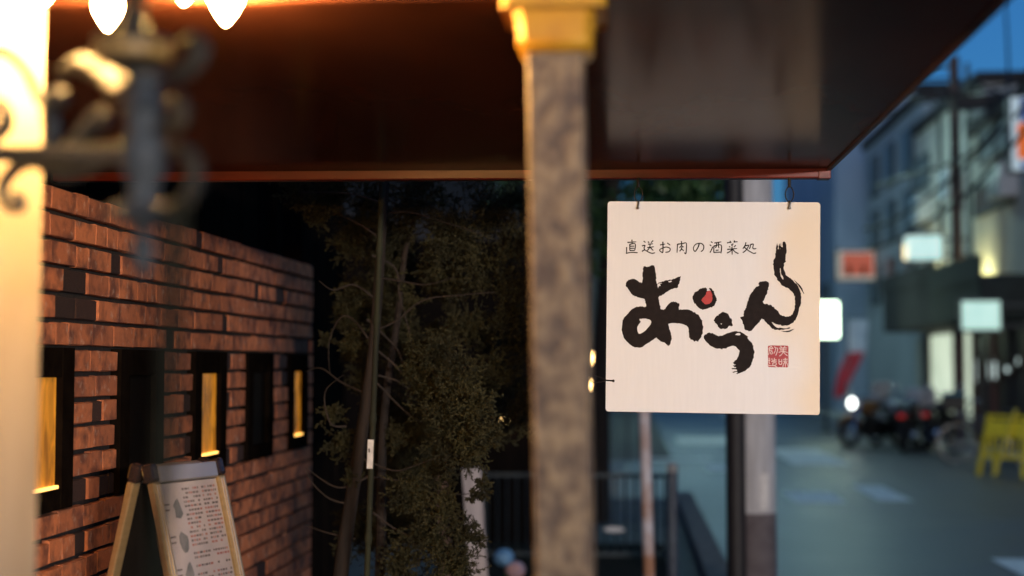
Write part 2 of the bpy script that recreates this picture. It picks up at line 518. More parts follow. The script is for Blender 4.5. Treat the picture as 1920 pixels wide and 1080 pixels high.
mr = t.nodes.new('ShaderNodeMapRange'); mr.inputs['From Min'].default_value = 0.78; mr.inputs['From Max'].default_value = 1.25; mr.interpolation_type = 'SMOOTHSTEP'
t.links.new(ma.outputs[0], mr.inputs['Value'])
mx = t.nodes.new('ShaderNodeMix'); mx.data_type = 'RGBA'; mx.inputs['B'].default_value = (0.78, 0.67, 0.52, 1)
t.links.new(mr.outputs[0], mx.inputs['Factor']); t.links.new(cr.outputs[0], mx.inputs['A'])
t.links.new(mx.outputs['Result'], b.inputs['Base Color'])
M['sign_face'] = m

# ------------------------------------------------------------------ ground, road
g = MB().b2(-150, 150, -60, 240, -0.3, 0.0).build('ground', M['paving']); tag(g, kind='structure')
rd = MB(); rd.b2(0.75, 6.3, -40, 130, -0.02, 0.004); rd = rd.build('road', M['asphalt']); tag(rd, kind='structure')
cr_ = MB(); cr_.b2(-40, 0.75, 17.0, 23.5, -0.02, 0.004); cr_ = cr_.build('side_road', M['asphalt']); tag(cr_, kind='structure')
for (x0, x1, y0, y1) in ((2.9, 3.3, 16.9, 19.0), (2.6, 3.5, 22.8, 27.0), (1.9, 2.5, 16.6, 18.0), (1.0, 2.3, 28.5, 31.0), (2.95, 3.25, 32, 36), (2.95, 3.25, 41, 46), (2.95, 3.25, 9, 12),
                         (1.2, 1.5, 21.4, 22.6), (6.0, 6.14, 24, 70), (0.3, 1.4, 23.7, 24.1)):
    mk = MB().b2(x0, x1, y0, y1, 0.0045, 0.008).build('road_marking', M['road_paint']); tag(mk, kind='structure')
kb = MB()
kb.b2(0.55, 0.75, -40, 16.8, -0.05, 0.10); kb = kb.build('kerb', M['pole_base'], bevel=0.015); tag(kb, kind='structure')
kb = MB().b2(6.3, 6.5, -40, 130, -0.05, 0.12).build('kerb', M['concrete'], bevel=0.015); tag(kb, kind='structure')

M['soil'] = mat('soil', (0.022, 0.017, 0.012), (0.012, 0.009, 0.007), 14, rough=1.0, bump=0.6, spec=0.1)
bed = MB().b2(-1.44, 0.30, 4.3, 12.4, -0.05, 0.05).build('planting_bed', M['soil']); tag(bed, kind='structure')

# ------------------------------------------------------------------ hanging sign
SY = 4.02
c_tl, c_tr, c_br, c_bl = (atY(*p, SY) for p in ((1139, 377.5), (1537, 379.5), (1538, 778), (1136, 771.5)))
sign_c = (c_tl + c_tr + c_br + c_bl) / 4
sx_ax = ((c_tr - c_tl) + (c_br - c_bl)).normalized(); sx_ax.y = 0; sx_ax.normalize()
sz_ax = Vector((-sx_ax.z, 0, sx_ax.x))
SW = ((c_tr - c_tl).length + (c_br - c_bl).length) / 2
SH = ((c_bl - c_tl).length + (c_br - c_tr).length) / 2
sign = empty('hanging_sign', sign_c - sz_ax * SH / 2,
             'square white hanging sign with black brush lettering under the awning edge', 'sign')


def sgn(px, py, off=0.0):
    """photo pixel -> point on the sign's front"""
    p = atY(px, py, SY)
    d = p - sign_c
    u, v = d.dot(sx_ax), d.dot(sz_ax)
    return sign_c + sx_ax * u + sz_ax * v + Vector((0, -off, 0))


mb = MB()
rr = 0.008
outl = []
for (cx, cz, a0) in ((1, 1, 0), (-1, 1, 90), (-1, -1, 180), (1, -1, 270)):
    for k in range(4):
        a = R(a0 + 30 * k)
        outl.append((cx * (SW / 2 - rr) + rr * math.cos(a), cz * (SH / 2 - rr) + rr * math.sin(a)))
mb.prism(outl, lambda p: sign_c + sx_ax * p[0] + sz_ax * p[1], lambda p: sign_c + sx_ax * p[0] + sz_ax * p[1] + Vector((0, 0.012, 0)))
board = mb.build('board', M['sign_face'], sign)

Z1 = lambda p: (1160 + p[0] / 6.35, 490 + p[1] / 6.35)
Z2 = lambda p: (1290 + p[0] / 6.0, 530 + p[1] / 6.0)
Z3 = lambda p: (1380 + p[0] / 5.4, 440 + p[1] / 5.4)
Z4 = lambda p: (1160 + p[0] / 13.714, 440 + p[1] / 13.714)
Z5 = lambda p: (1290 + p[0] / 13.714, 440 + p[1] / 13.714)
Z6 = lambda p: (1430 + p[0] / 18.0, 640 + p[1] / 18.0)
A_OUT = [(300, 60), (350, 68), (385, 48), (425, 55), (438, 110), (445, 200), (450, 262), (480, 255), (520, 240), (580, 225), (640, 213), (690, 195), (737, 176), (730, 230), (715, 280), (690, 318), (640, 330), (590, 355), (540, 390), (480, 425), (480, 460), (492, 520), (505, 572), (540, 572), (575, 535), (610, 495), (650, 480), (700, 492), (722, 515), (715, 575), (770, 570), (850, 582), (900, 610), (950, 640), (985, 690), (1003, 760), (998, 850), (975, 910), (945, 955), (915, 945), (900, 960), (880, 930), (860, 935), (835, 890), (832, 820), (815, 775), (760, 748), (680, 740), (600, 742), (600, 790), (620, 850), (632, 905), (618, 960), (595, 1012), (570, 985), (540, 965), (490, 948), (450, 912), (400, 945), (330, 985), (270, 1022), (200, 1022), (130, 985), (70, 925), (42, 840), (38, 750), (55, 690), (100, 630), (150, 575), (200, 545), (270, 538), (325, 542), (318, 490), (305, 445), (240, 430), (180, 405), (140, 375), (105, 320), (85, 285), (100, 240), (140, 212), (190, 212), (235, 240), (275, 255), (285, 200), (290, 110)]
A_HOLE = [(245, 690), (300, 682), (355, 690), (388, 715), (380, 750), (345, 790), (310, 830), (245, 862), (222, 820), (220, 790), (240, 750), (262, 715)]
A_H2 = [(462, 275), (490, 262), (515, 262), (490, 272), (500, 290), (478, 298), (470, 318), (462, 300)]
A_H3 = [(590, 245), (615, 232), (636, 236), (610, 250)]
DOT = [(205, 58), (150, 65), (100, 95), (62, 135), (52, 180), (65, 220), (100, 262), (150, 298), (190, 302), (230, 285), (280, 270), (310, 230), (325, 190), (310, 140), (280, 85), (238, 58), (252, 95), (215, 92)]
DOT_RED = [(210, 103), (240, 90), (262, 110), (272, 160), (265, 210), (240, 238), (200, 240), (165, 220), (150, 195), (180, 160), (200, 130)]
U_DOT = [(400, 328), (440, 345), (470, 385), (495, 430), (498, 485), (470, 485), (440, 515), (400, 522), (355, 510), (330, 475), (298, 435), (300, 400), (340, 365), (370, 340)]
U_DH = [(370, 458), (380, 458), (380, 468), (370, 468)]
U_BODY = [(180, 605), (215, 570), (270, 565), (300, 582), (340, 600), (400, 588), (460, 565), (530, 548), (590, 555), (640, 580), (675, 605), (668, 615), (690, 650), (725, 690), (740, 740), (745, 800), (735, 860), (710, 920), (670, 970), (610, 1005), (540, 1027), (560, 1005), (500, 1010), (550, 985), (490, 968), (545, 955), (500, 935), (540, 925), (500, 905), (530, 880), (560, 840), (578, 780), (560, 740), (520, 715), (470, 720), (420, 740), (370, 745), (310, 735), (250, 705), (210, 670), (185, 640)]
U_BH = [(530, 582), (560, 568), (590, 575), (582, 592), (550, 588)]
N_OUT = [(230, 485), (270, 470), (325, 478), (328, 540), (310, 600), (285, 650), (275, 695), (320, 705), (370, 725), (405, 755), (440, 800), (480, 825), (530, 830), (570, 805), (585, 770), (595, 720), (600, 660), (590, 615), (560, 570), (510, 535), (460, 505), (420, 455), (390, 400), (375, 330), (382, 270), (398, 200), (408, 140), (420, 90), (428, 150), (440, 85), (446, 150), (458, 82), (466, 160), (478, 78), (500, 80), (508, 130), (508, 200), (502, 270), (485, 310), (490, 360), (515, 415), (560, 450), (610, 500), (640, 545), (655, 600), (658, 660), (650, 720), (630, 790), (610, 850), (570, 895), (510, 920), (450, 915), (400, 900), (360, 885), (400, 932), (460, 945), (550, 943), (500, 963), (420, 965), (370, 950), (320, 905), (268, 852), (235, 885), (200, 925), (170, 962), (130, 978), (90, 955), (70, 900), (65, 870), (42, 842), (75, 825), (80, 780), (100, 740), (115, 690), (130, 640), (160, 580), (200, 535), (230, 515)]
N_H = [(445, 345), (455, 350), (458, 400), (480, 440), (475, 455), (452, 415)]
N_ST = [(580, 452), (625, 490), (662, 530), (690, 602), (664, 562), (622, 505)]
N_ST2 = [(455, 975), (520, 975), (592, 952), (540, 984), (480, 984)]


def rough_loop(pts, jit, seed):
    rs = random.Random(seed)
    out = []
    for p in spline(pts, 4, True):
        out.append((p.x + rs.uniform(-jit, jit), p.y + rs.uniform(-jit, jit)))
    return out


def brush(name, loops, zf, matl, off, seed, extra=(), parent=sign):
    mbx = MB()
    lp = [rough_loop(l, 5.0 if i == 0 else 3.0, seed + i) for i, l in enumerate(loops)]
    mbx.sheet([[zf(p) for p in l] for l in lp], lambda q: sgn(q[0], q[1], off))
    for k, e in enumerate(extra):
        mbx.sheet([[zf(p) for p in rough_loop(e, 2, seed + 30 + k)]], lambda q: sgn(q[0], q[1], off + 0.0002))
    return mbx.build(name, matl, parent, fix=False)


brush('brush_character', [A_OUT, A_HOLE, A_H2, A_H3], Z1, M['ink'], 0.0006, 1)
brush('brush_dot', [DOT], Z2, M['ink'], 0.0006, 2)
brush('red_dot', [DOT_RED], Z2, M['red_ink'], 0.0012, 3)
uo = brush('brush_character', [U_BODY, U_BH], Z2, M['ink'], 0.0006, 4)
brush('brush_stroke', [U_DOT, U_DH], Z2, M['ink'], 0.0006, 5)
brush('brush_character', [N_OUT, N_H], Z3, M['ink'], 0.0006, 6, (N_ST, N_ST2))

CH4 = [
    [[(225, 200), (455, 185)], [(340, 128), (346, 240)], [(285, 245), (285, 410)], [(285, 248), (425, 240), (412, 410)], [(285, 408), (415, 406)], [(300, 298), (405, 294)], [(300, 352), (405, 349)], [(205, 320), (203, 470)], [(185, 480), (340, 456), (492, 466)]],
    [[(642, 163), (692, 203)], [(752, 178), (788, 212)], [(886, 150), (830, 212)], [(755, 246), (882, 234)], [(735, 336), (908, 310)], [(808, 240), (800, 310), (768, 375), (728, 408)], [(812, 328), (892, 412)], [(598, 290), (680, 276), (652, 340), (672, 392)], [(598, 432), (668, 394), (742, 435), (850, 480), (937, 464)]],
    [[(1063, 265), (1192, 240)], [(1135, 180), (1141, 330), (1132, 458), (1088, 438), (1052, 405), (1076, 370), (1150, 336), (1230, 320), (1308, 345), (1325, 388), (1290, 438), (1200, 455)], [(1248, 213), (1327, 272)]],
    [[(1515, 238), (1500, 467)], [(1515, 246), (1640, 230), (1735, 216), (1742, 350), (1726, 490), (1688, 458)], [(1608, 165), (1622, 232)], [(1625, 230), (1608, 290), (1562, 336)], [(1610, 284), (1672, 322)], [(1627, 318), (1600, 390), (1562, 428)], [(1618, 372), (1677, 418)]],
]
CH5 = [
    [[(288, 236), (265, 310), (220, 390), (180, 430), (145, 390), (145, 320), (190, 255), (270, 225), (350, 230), (400, 280), (405, 340), (380, 400), (332, 437)]],
    [[(588, 178), (632, 212)], [(558, 258), (602, 292)], [(565, 462), (602, 390), (637, 308)], [(678, 216), (858, 184)], [(735, 206), (733, 285), (702, 342)], [(785, 200), (784, 310), (800, 342)], [(665, 290), (663, 472)], [(665, 292), (852, 270), (846, 484)], [(665, 456), (846, 450)], [(712, 406), (792, 396)]],
    [[(1003, 211), (1112, 195)], [(1178, 191), (1278, 180)], [(1078, 163), (1112, 217)], [(1197, 148), (1180, 207)], [(1168, 234), (1108, 264)], [(1058, 299), (1087, 327)], [(1123, 269), (1147, 302)], [(1228, 274), (1178, 322)], [(1008, 381), (1263, 355)], [(1130, 318), (1135, 517)], [(1130, 375), (1080, 430), (998, 477)], [(1145, 375), (1220, 450), (1300, 487)]],
    [[(1490, 198), (1470, 270), (1408, 367)], [(1460, 290), (1560, 275), (1530, 340), (1480, 410), (1406, 467)], [(1440, 310), (1500, 370), (1570, 420), (1680, 480), (1755, 466)], [(1605, 250), (1600, 310), (1573, 372)], [(1605, 255), (1680, 245), (1665, 330), (1690, 365), (1758, 355)]],
]
SEAL = [
    [[(285, 165), (200, 250)], [(285, 165), (362, 250)], [(240, 240), (340, 240)], [(230, 300), (330, 298)], [(222, 250), (215, 380), (188, 462)], [(270, 350), (322, 350), (320, 420), (265, 420), (270, 350)], [(398, 178), (430, 220), (502, 236), (490, 340), (438, 485)], [(432, 240), (420, 330), (372, 412)]],
    [[(600, 158), (640, 212)], [(752, 158), (720, 212)], [(558, 230), (832, 222)], [(580, 290), (812, 286)], [(538, 372), (690, 338), (852, 382)], [(695, 200), (695, 360)], [(695, 350), (640, 440), (558, 502)], [(710, 370), (760, 430), (842, 492)]],
    [[(200, 568), (252, 582)], [(188, 642), (250, 620), (210, 700), (250, 760)], [(178, 800), (260, 820), (390, 826), (500, 880)], [(310, 578), (330, 640), (472, 620)], [(395, 560), (395, 680)], [(288, 682), (482, 670)], [(340, 730), (450, 726), (440, 800), (345, 800), (340, 730)]],
    [[(550, 598), (555, 760), (640, 760), (640, 598)], [(550, 680), (640, 680)], [(690, 612), (862, 602)], [(690, 670), (858, 665)], [(765, 560), (765, 872)], [(750, 690), (700, 780), (677, 868)], [(790, 700), (840, 790), (856, 868)]],
]


def strokes(name, sts, zf, w, matl, off, parent):
    mbx = MB()
    for si, st in enumerate(sts):
        pts = [Vector((*zf(p), 0)) for p in st]
        pl = [Vector((p.x, p.y, 0)) for p in spline(pts, 4)] if len(pts) > 2 else [pts[0].lerp(pts[1], k / 4) for k in range(5)]
        n = len(pl)
        b0 = len(mbx.v)
        o2 = off + si * 0.00006
        for i, p in enumerate(pl):
            d = pl[min(i + 1, n - 1)] - pl[max(i - 1, 0)]
            if d.length < 1e-6: d = Vector((1, 0, 0))
            d.normalize()
            nn = Vector((-d.y, d.x, 0))
            tt = i / (n - 1)
            ww = w * (1.12 - 0.35 * math.sin(math.pi * tt) if tt < 0.5 else 0.85 + 0.15 * (tt - 0.5)) * 0.5
            if i == n - 1: ww *= 0.55
            for sg in (-1, 1):
                q = p + nn * ww * sg
                mbx.v.append(sgn(q.x, q.y, o2))
        for i in range(n - 1):
            a = b0 + i * 2
            mbx.f.append((a, a + 1, a + 3, a + 2))
    return mbx.build(name, matl, parent, fix=False)


for c in CH4: strokes('small_character', c, Z4, 2.3, M['ink'], 0.0006, sign)
for c in CH5: strokes('small_character', c, Z5, 2.3, M['ink'], 0.0006, sign)
SEAL_SQ = [(185, 150), (300, 135), (520, 142), (700, 138), (845, 148), (872, 190), (868, 400), (875, 620), (868, 850), (830, 880), (600, 872), (400, 878), (205, 868), (175, 830), (182, 600), (176, 400), (176, 190)]
seal = MB().sheet([[Z6(p) for p in SEAL_SQ]], lambda q: sgn(q[0], q[1], 0.0006)).build('red_seal', M['seal_red'], sign, fix=False)
for c in SEAL: strokes('seal_character', c, Z6, 1.75, M['seal_white'], 0.0011, seal)

# hangers: eye bolt, pointed wire ring, screw at the board
for (hx, yt) in ((1197, 341), (1480.5, 341)):
    top = sgn(hx, yt); ring_t = sgn(hx, 351); ring_b = sgn(hx, 377); scr = sgn(hx - 1, 389)
    cy = Vector((0, 0.004, 0))
    h = MB()
    h.tube([top + cy + Vector((0, 0, 0.012)), ring_t + cy], 0.0045, 8)
    hg = h.build('hanger_bolt', M['dark_steel'], sign, smooth=True)
    pts = []
    for k in range(13):
        a = 2 * math.pi * k / 12
        zc = (ring_t.z + ring_b.z) / 2; hh = (ring_t.z - ring_b.z) / 2 + 0.003
        pts.append(Vector((ring_t.x + 0.0105 * math.sin(a) * (1 - 0.12 * math.cos(2 * a)), ring_t.y + 0.004, zc + hh * math.cos(a))))
    MB().tube(pts, 0.0016, 6).build('hanger_ring', M['dark_steel'], sign, smooth=True)
    e = MB().tube([ring_b + Vector((0, -0.001, 0)), ring_b + Vector((0, -0.006, -0.006)), scr + Vector((0, -0.006, 0))], 0.0028, 8)
    e.sphere(scr + Vector((0, -0.006, -0.002)), 0.0045, 10)
    e.build('hook_screw', M['steel'], sign, smooth=True)
# side tie wire
pA, pB = sgn(1150, 714, 0.004), sgn(1136, 713, 0.004)
tw = MB().tube([pA, pB], 0.0022, 6)
tw.sphere(pA, 0.004, 8)
lp = [pB + Vector((-0.001, 0, 0)), pB + Vector((-0.014, 0.002, 0.008)), pB + Vector((-0.036, 0.006, 0.012)), pB + Vector((-0.046, 0.01, 0.004)), pB + Vector((-0.034, 0.006, -0.006)), pB + Vector((-0.012, 0.002, -0.004)), pB]
tw.tube(spline(lp, 4), 0.0013, 6)
tw.build('tie_wire', M['dark_steel'], sign, smooth=True)

# ------------------------------------------------------------------ awning
AZ = atY(960, 322, 4.04).z            # soffit height
ax1 = atY(1557, 330, 4.04).x
AX0, AY0 = -1.68, 2.10
AWY = 4.06
tilt = R(-0.35)
awn = empty('awning', (0, 4.0, AZ), 'dark brown glossy flat awning with red painted edge beams over the sign', 'awning')


def awz(x):
    return AZ - (x - 0.2) * math.tan(R(0.35))


def slab(x0, x1, y0, y1, z0, z1):
    s = MB()
    P = []
    for z in (z0, z1):
        for (x, y) in ((x0, y0), (x1, y0), (x1, y1), (x0, y1)):
            P.append(Vector((x, y, z + awz(x) - AZ)))
    s.v = P
    s.f = [(3, 2, 1, 0), (4, 5, 6, 7), (0, 1, 5, 4), (1, 2, 6, 5), (2, 3, 7, 6), (3, 0, 4, 7)]
    return s


slab(AX0, ax1 - 0.012, AY0 + 0.05, AWY - 0.03, AZ, AZ + 0.03).build('soffit_panel', M['soffit'], awn)
slab(AX0, ax1 + 0.02, AY0 - 0.04, AWY + 0.03, AZ + 0.16, AZ + 0.19).build('roof_sheet', M['roof_metal'], awn)
slab(AX0, ax1 - 0.016, AWY - 0.029, AWY + 0.012, AZ - 0.026, AZ + 0.15).build('front_beam', M['beam'], awn, bevel=0.004)
slab(ax1 - 0.034, ax1, AWY - 0.032, AWY + 0.014, AZ - 0.028, AZ + 0.06).build('beam_end_cap', M['beam'], awn, bevel=0.002)
slab(AX0, ax1 - 0.012, AY0, AY0 + 0.049, AZ - 0.004, AZ + 0.15).build('rear_beam', M['soffit'], awn, bevel=0.004)
slab(ax1 - 0.011, ax1, AY0, AWY - 0.03, AZ - 0.006, AZ + 0.155).build('side_trim', M['roof_metal'], awn)

# ------------------------------------------------------------------ pillar
PY = 2.09
pb0 = atY(1061, 1080, PY); pt0 = atY(1043, 110, PY)
lean = (pt0 - pb0); lean /= lean.z
pw = (atY(1116, 1000, PY) - atY(1004, 1000, PY)).x * 0.97
pbase = pt0 + lean * (0 - pt0.z)
pil = empty('pillar', pbase, 'square weathered metal pillar with gold moulded capital beside the sign', 'pillar')


def pcent(z):
    return pbase + lean * z


def sq_loft(prof, ch=0.08):
    """chamfered square loft: (half width, z)"""
    s = MB(); n = 8
    for hw, z in prof:
        c = pcent(z); k = hw * (1 - ch)
        for x, y in ((k, -hw), (hw, -k), (hw, k), (k, hw), (-k, hw), (-hw, k), (-hw, -k), (-k, -hw)):
            s.v.append(c + Vector((x, y, 0)))
    for i in range(len(prof) - 1):
        for k in range(n):
            k2 = (k + 1) % n
            s.f.append((i * n + k, i * n + k2, (i + 1) * n + k2, (i + 1) * n + k))
    s.f.append(tuple(reversed(range(n)))); s.f.append(tuple((len(prof) - 1) * n + k for k in range(n)))
    return s


zc = pt0.z
h = pw / 2
sq_loft([(h, 0.12), (h, zc * 0.5), (h, zc)], 0.10).build('shaft', M['pillar'], pil)
sq_loft([(h * 1.5, 0.0), (h * 1.5, 0.07), (h * 1.2, 0.12)], 0.1).build('base', M['pillar'], pil)
cap_h = AZ + 0.0 - zc
k = (atY(1130, 100, PY) - atY(1043, 100, PY)).x
sq_loft([(h * 1.02, zc), (h * 1.20, zc + 0.004), (h * 1.32, zc + 0.014), (h * 1.28, zc + 0.022), (h * 1.34, zc + 0.045), (h * 1.48, zc + 0.072), (h * 1.50, zc + 0.076)], 0.22).build('capital', M['gold'], pil, smooth=True)
sq_loft([(h * 1.62, zc + 0.076), (h * 1.74, zc + 0.084), (h * 1.74, zc + 0.094), (h * 1.62, zc + 0.099)], 0.22).build('capital_ring', M['gold'], pil, smooth=True)
sq_loft([(h * 1.78, zc + 0.099), (h * 1.80, AZ - 0.036), (h * 1.80, AZ - 0.032)], 0.12).build('abacus', M['gold'], pil)

# ------------------------------------------------------------------ stone pier (left)
PX = atY(79, 540, 2.05).x
pier = empty('stone_pier', (PX - 0.3, 1.5, 0), 'cream stone pier lit warm by the wall lantern', 'wall')
zt = 3.2
MB().b2(PX - 0.6, PX, 1.0, 2.05, 0.0, zt).build('stone_face', M['pier'], pier, bevel=0.006)
MB().b2(PX - 0.62, PX + 0.02, 0.98, 2.07, 0.0, 0.15).build('plinth', M['pier'], pier, bevel=0.006)

# ------------------------------------------------------------------ wall lantern
LY = 1.42


def yof(px):
    d = ray(px, 681)
    lim = (PX + 0.012) / (d.x / d.y)          # stay in front of the pier face
    return min(lim, max(LY - 0.04, 1.86 - (1.86 - LY) * (px + 50) / 325.0))



L = lambda px, py, dy=0.0: atY(px, py, yof(px) + dy)
bar_l = L(0, 289); bar_r = L(275, 289)
LW = 1.72
lan = empty('wall_lantern', (PX, LW, bar_l.z), 'ornate black iron wall lantern with lit teardrop glass shades on the stone pier', 'lamp')
MB().b2(PX + 0.0005, PX + 0.018, LW - 0.05, LW + 0.05, bar_l.z - 0.17, bar_l.z + 0.28).build('wall_plate', M['iron'], lan, bevel=0.006)
a = MB(); a.bar((PX + 0.018, LW, bar_l.z + 0.01), bar_l, 0.022, 0.02); a.bar(bar_l, bar_r, 0.022, 0.0201)
a.build('arm', M['iron'], lan, bevel=0.004)
ax_x = bar_r.x


def scroll(name, pts, r0, r1, matl, dy=0.0, n=8):
    p3 = [L(p[0], p[1], dy) for p in pts]
    p3 = spline(p3, 6)
    m_ = len(p3)
    return MB().tube(p3, [r0 + (r1 - r0) * i / (m_ - 1) for i in range(m_)], n).build(name, matl, lan, smooth=True)


scroll('scroll', [(80, 300), (50, 305), (20, 325), (5, 355), (15, 385), (38, 388), (40, 372), (28, 366)], 0.010, 0.006, M['iron'])
scroll('scroll', [(-160, 75), (-90, 80), (-30, 92), (10, 98), (48, 130), (70, 175), (90, 200), (110, 188)], 0.009, 0.007, M['iron'])
scroll('scroll', [(-90, 285), (-40, 270), (5, 245), (14, 215), (0, 195), (-16, 205), (-12, 220)], 0.011, 0.006, M['iron'])
scroll('scroll', [(-150, 300), (-100, 310), (-60, 350), (-70, 400), (-110, 410), (-120, 385)], 0.010, 0.006, M['iron'])


def leaf(name, pts, w, matl, dy=0.0):
    """curled acanthus leaf: tapered thick blade along a curve"""
    p3 = spline([L(p[0], p[1], dy) for p in pts], 6)
    s = MB(); n = len(p3)
    for i, p in enumerate(p3):
        t_ = i / (n - 1)
        ww = 0.55 * w * (0.35 + 1.1 * math.sin(math.pi * min(1, t_ * 0.9 + 0.1)) * (1 - 0.25 * t_)) * (1 + 0.18 * math.sin(i * 2.1))
        d = (p3[min(i + 1, n - 1)] - p3[max(i - 1, 0)]).normalized()
        nrm = d.cross(Vector((0, 1, 0))).normalized()
        for (uu, v) in ((-1, 0.0), (0, -1.0), (1, 0.0), (0, 1.0)):
            s.v.append(p + nrm * (ww * uu * 0.8) + Vector((0, v * 0.010 + 0.004, 0)))
    for i in range(n - 1):
        for q in range(4):
            q2 = (q + 1) % 4
            s.f.append((i * 4 + q, i * 4 + q2, (i + 1) * 4 + q2, (i + 1) * 4 + q))
    s.f.append((0, 1, 2, 3)); s.f.append(tuple((n - 1) * 4 + q for q in (3, 2, 1, 0)))
    return s.build(name, matl, lan, smooth=True)


leaf('leaf', [(85, 280), (95, 240), (92, 200), (105, 175), (118, 185), (112, 200)], 0.022, M['iron'])
leaf('leaf', [(110, 282), (140, 262), (165, 235), (185, 215), (198, 225), (190, 240)], 0.022, M['iron'])
leaf('leaf', [(60, 305), (110, 320), (150, 315), (190, 300), (215, 292)], 0.020, M['iron'])
leaf('leaf', [(305, 390), (345, 375), (362, 330), (352, 290), (325, 278), (312, 290)], 0.016, M['iron_gold'])
leaf('leaf', [(290, 240), (320, 235), (338, 210), (330, 185), (318, 195)], 0.016, M['iron_gold'])
leaf('leaf', [(230, 150), (190, 140), (150, 118), (118, 130), (122, 145)], 0.020, M['iron_gold'])
leaf('leaf', [(310, 150), (345, 130), (372, 95), (360, 70), (345, 80)], 0.018, M['iron_gold'])
leaf('leaf', [(240, 150), (215, 165), (190, 150)], 0.018, M['iron_gold'], -0.05)
u = 1.0 / FPX * LY


def prof_px(pts, cx=275):
    c = L(cx, 0)
    return Vector((c.x, LY, 0)), [(max(0.0005, w * u), L(cx, y).z) for w, y in pts]


c0, pr = prof_px([(1.3 * w_ if y_ < 410 else w_ * 1.15, y_) for (w_, y_) in [(2, 525), (6, 515), (14, 500), (18, 480), (22, 462), (14, 445), (10, 435), (20, 425), (45, 412), (55, 398), (48, 388), (25, 380), (20, 350), (28, 330), (38, 300), (32, 270), (24, 240), (26, 215), (38, 205), (30, 190), (22, 165), (30, 140)]])
MB().lathe(c0, pr, 20).build('stem', M['iron'], lan, smooth=True)
c0, pr = prof_px([(32, 139), (62, 122), (70, 108), (66, 100), (74, 92), (70, 82), (40, 78), (28, 60), (24, 40), (18, 20), (40, 5), (90, -8), (96, -20), (30, -24)], 262)
MB().lathe(c0, pr, 24).build('cup', M['iron_gold'], lan, smooth=True)
c0, pr = prof_px([(60, 121), (72, 116), (74, 96), (62, 90)], 262)
M['band_gold'] = mat('band_gold', (0.40, 0.24, 0.06), (0.22, 0.13, 0.04), 30, rough=0.5, bump=0.1)
MB().lathe(c0, pr, 24).build('gold_band', M['band_gold'], lan, smooth=True)


def shade(cx, tip, w, dy, h_=1.5, wall_arm=False):
    c = L(cx, tip, dy); s_ = c.y / FPX
    pr = [(0.001, 0), (w * 0.10 * s_, 0.08 * w * s_), (w * 0.28 * s_, 0.34 * w * s_), (w * 0.45 * s_, 0.66 * w * s_), (w * 0.5 * s_, 0.9 * w * s_), (w * 0.42 * s_, 1.2 * w * s_), (w * 0.25 * s_, h_ * w * s_)]
    g_ = MB().lathe((c.x, c.y, c.z), pr, 18).build('glass_shade', M['lamp_glass'], lan, smooth=True)
    zt_ = c.z + h_ * w * s_
    MB().lathe((c.x, c.y, zt_), [(w * 0.27 * s_, -0.004), (w * 0.29 * s_, 0.006), (w * 0.12 * s_, 0.016), (0.006, 0.02)], 14).build('shade_cap', M['iron'], g_, smooth=True)
    cc = Vector((PX + 0.005, LW, bar_l.z + 0.26)) if wall_arm else Vector((L(262, -22).x, LY, L(262, -22).z))
    MB().tube(spline([cc, (cc + c) / 2 + Vector((0, 0, zt_ - (cc.z + c.z) / 2 + 0.06)), (c.x, c.y, zt_ + 0.016)], 6), 0.006, 8).build('shade_arm', M['iron'], lan, smooth=True)


for (sx_, st_, sw_, sy_) in ((423, 44, 66, 2.03), (345, 6, 66, 2.04), (80, 6, 62, 1.80), (202, 54, 52, 2.02)):
    shade(sx_, st_, sw_, sy_ - yof(sx_), 1.3 if sw_ > 60 else 0.98, sx_ < 100)
# thin drop rod of the lantern pull
# ------------------------------------------------------------------ rain chain pole in front of the menu board
rp = empty('thin_pole', (0, 0, 0), 'thin dark green pole standing in front of the menu board', 'pole')
q0 = atY(296, 1080, 1.12); q1 = atY(330, 430, 1.12)
rp.location = (q0.x - (q1.x - q0.x) / (q1.z - q0.z) * q0.z, 1.12, 0)
M['pole_green'] = mat('pole_green', (0.020, 0.020, 0.014), (0.012, 0.013, 0.010), 10, rough=0.95, spec=0.0)
dirv = (q1 - q0) / (q1.z - q0.z)
b0 = Vector(rp.location)
MB().tube([b0, b0 + dirv * (q1.z + 0.02)], 0.008, 8).build('rod', M['pole_green'], rp, smooth=True)
MB().lathe(b0, [(0.07, 0), (0.07, 0.012), (0.012, 0.03)], 16).build('foot', M['pole_green'], rp)

# ------------------------------------------------------------------ brick wall with windows
WX = -1.48
yk = lambda px: WX / (ray(px, 681).x / ray(px, 681).y)
wall = empty('brick_wall', (WX - 0.1, 4.6, 0), 'rustic red brick wall with dark joints and five small square windows', 'wall')
WY0, WY1 = 2.09, 6.627
WTOP = 2.065
pitch = 0.0705
wins = [(3.30, 3.696), (4.045, 4.44), (4.767, 5.15), (5.445, 5.845), (6.147, 6.494)]
WOFF = WTOP - int(WTOP / pitch) * pitch
wz0, wz1 = WOFF + 17 * pitch, WOFF + 23 * pitch
mo = MB()
segs = [WY0] + [v for w in wins for v in w] + [WY1]
mo.b2(WX - 0.2, WX - 0.022, WY0, WY1, 0, wz0)
mo.b2(WX - 0.2, WX - 0.022, WY0, WY1, wz1, WTOP)
for i in range(0, len(segs), 2):
    mo.b2(WX - 0.2, WX - 0.022, segs[i], segs[i + 1], wz0, wz1)
mo.build('mortar', M['mortar'], wall)


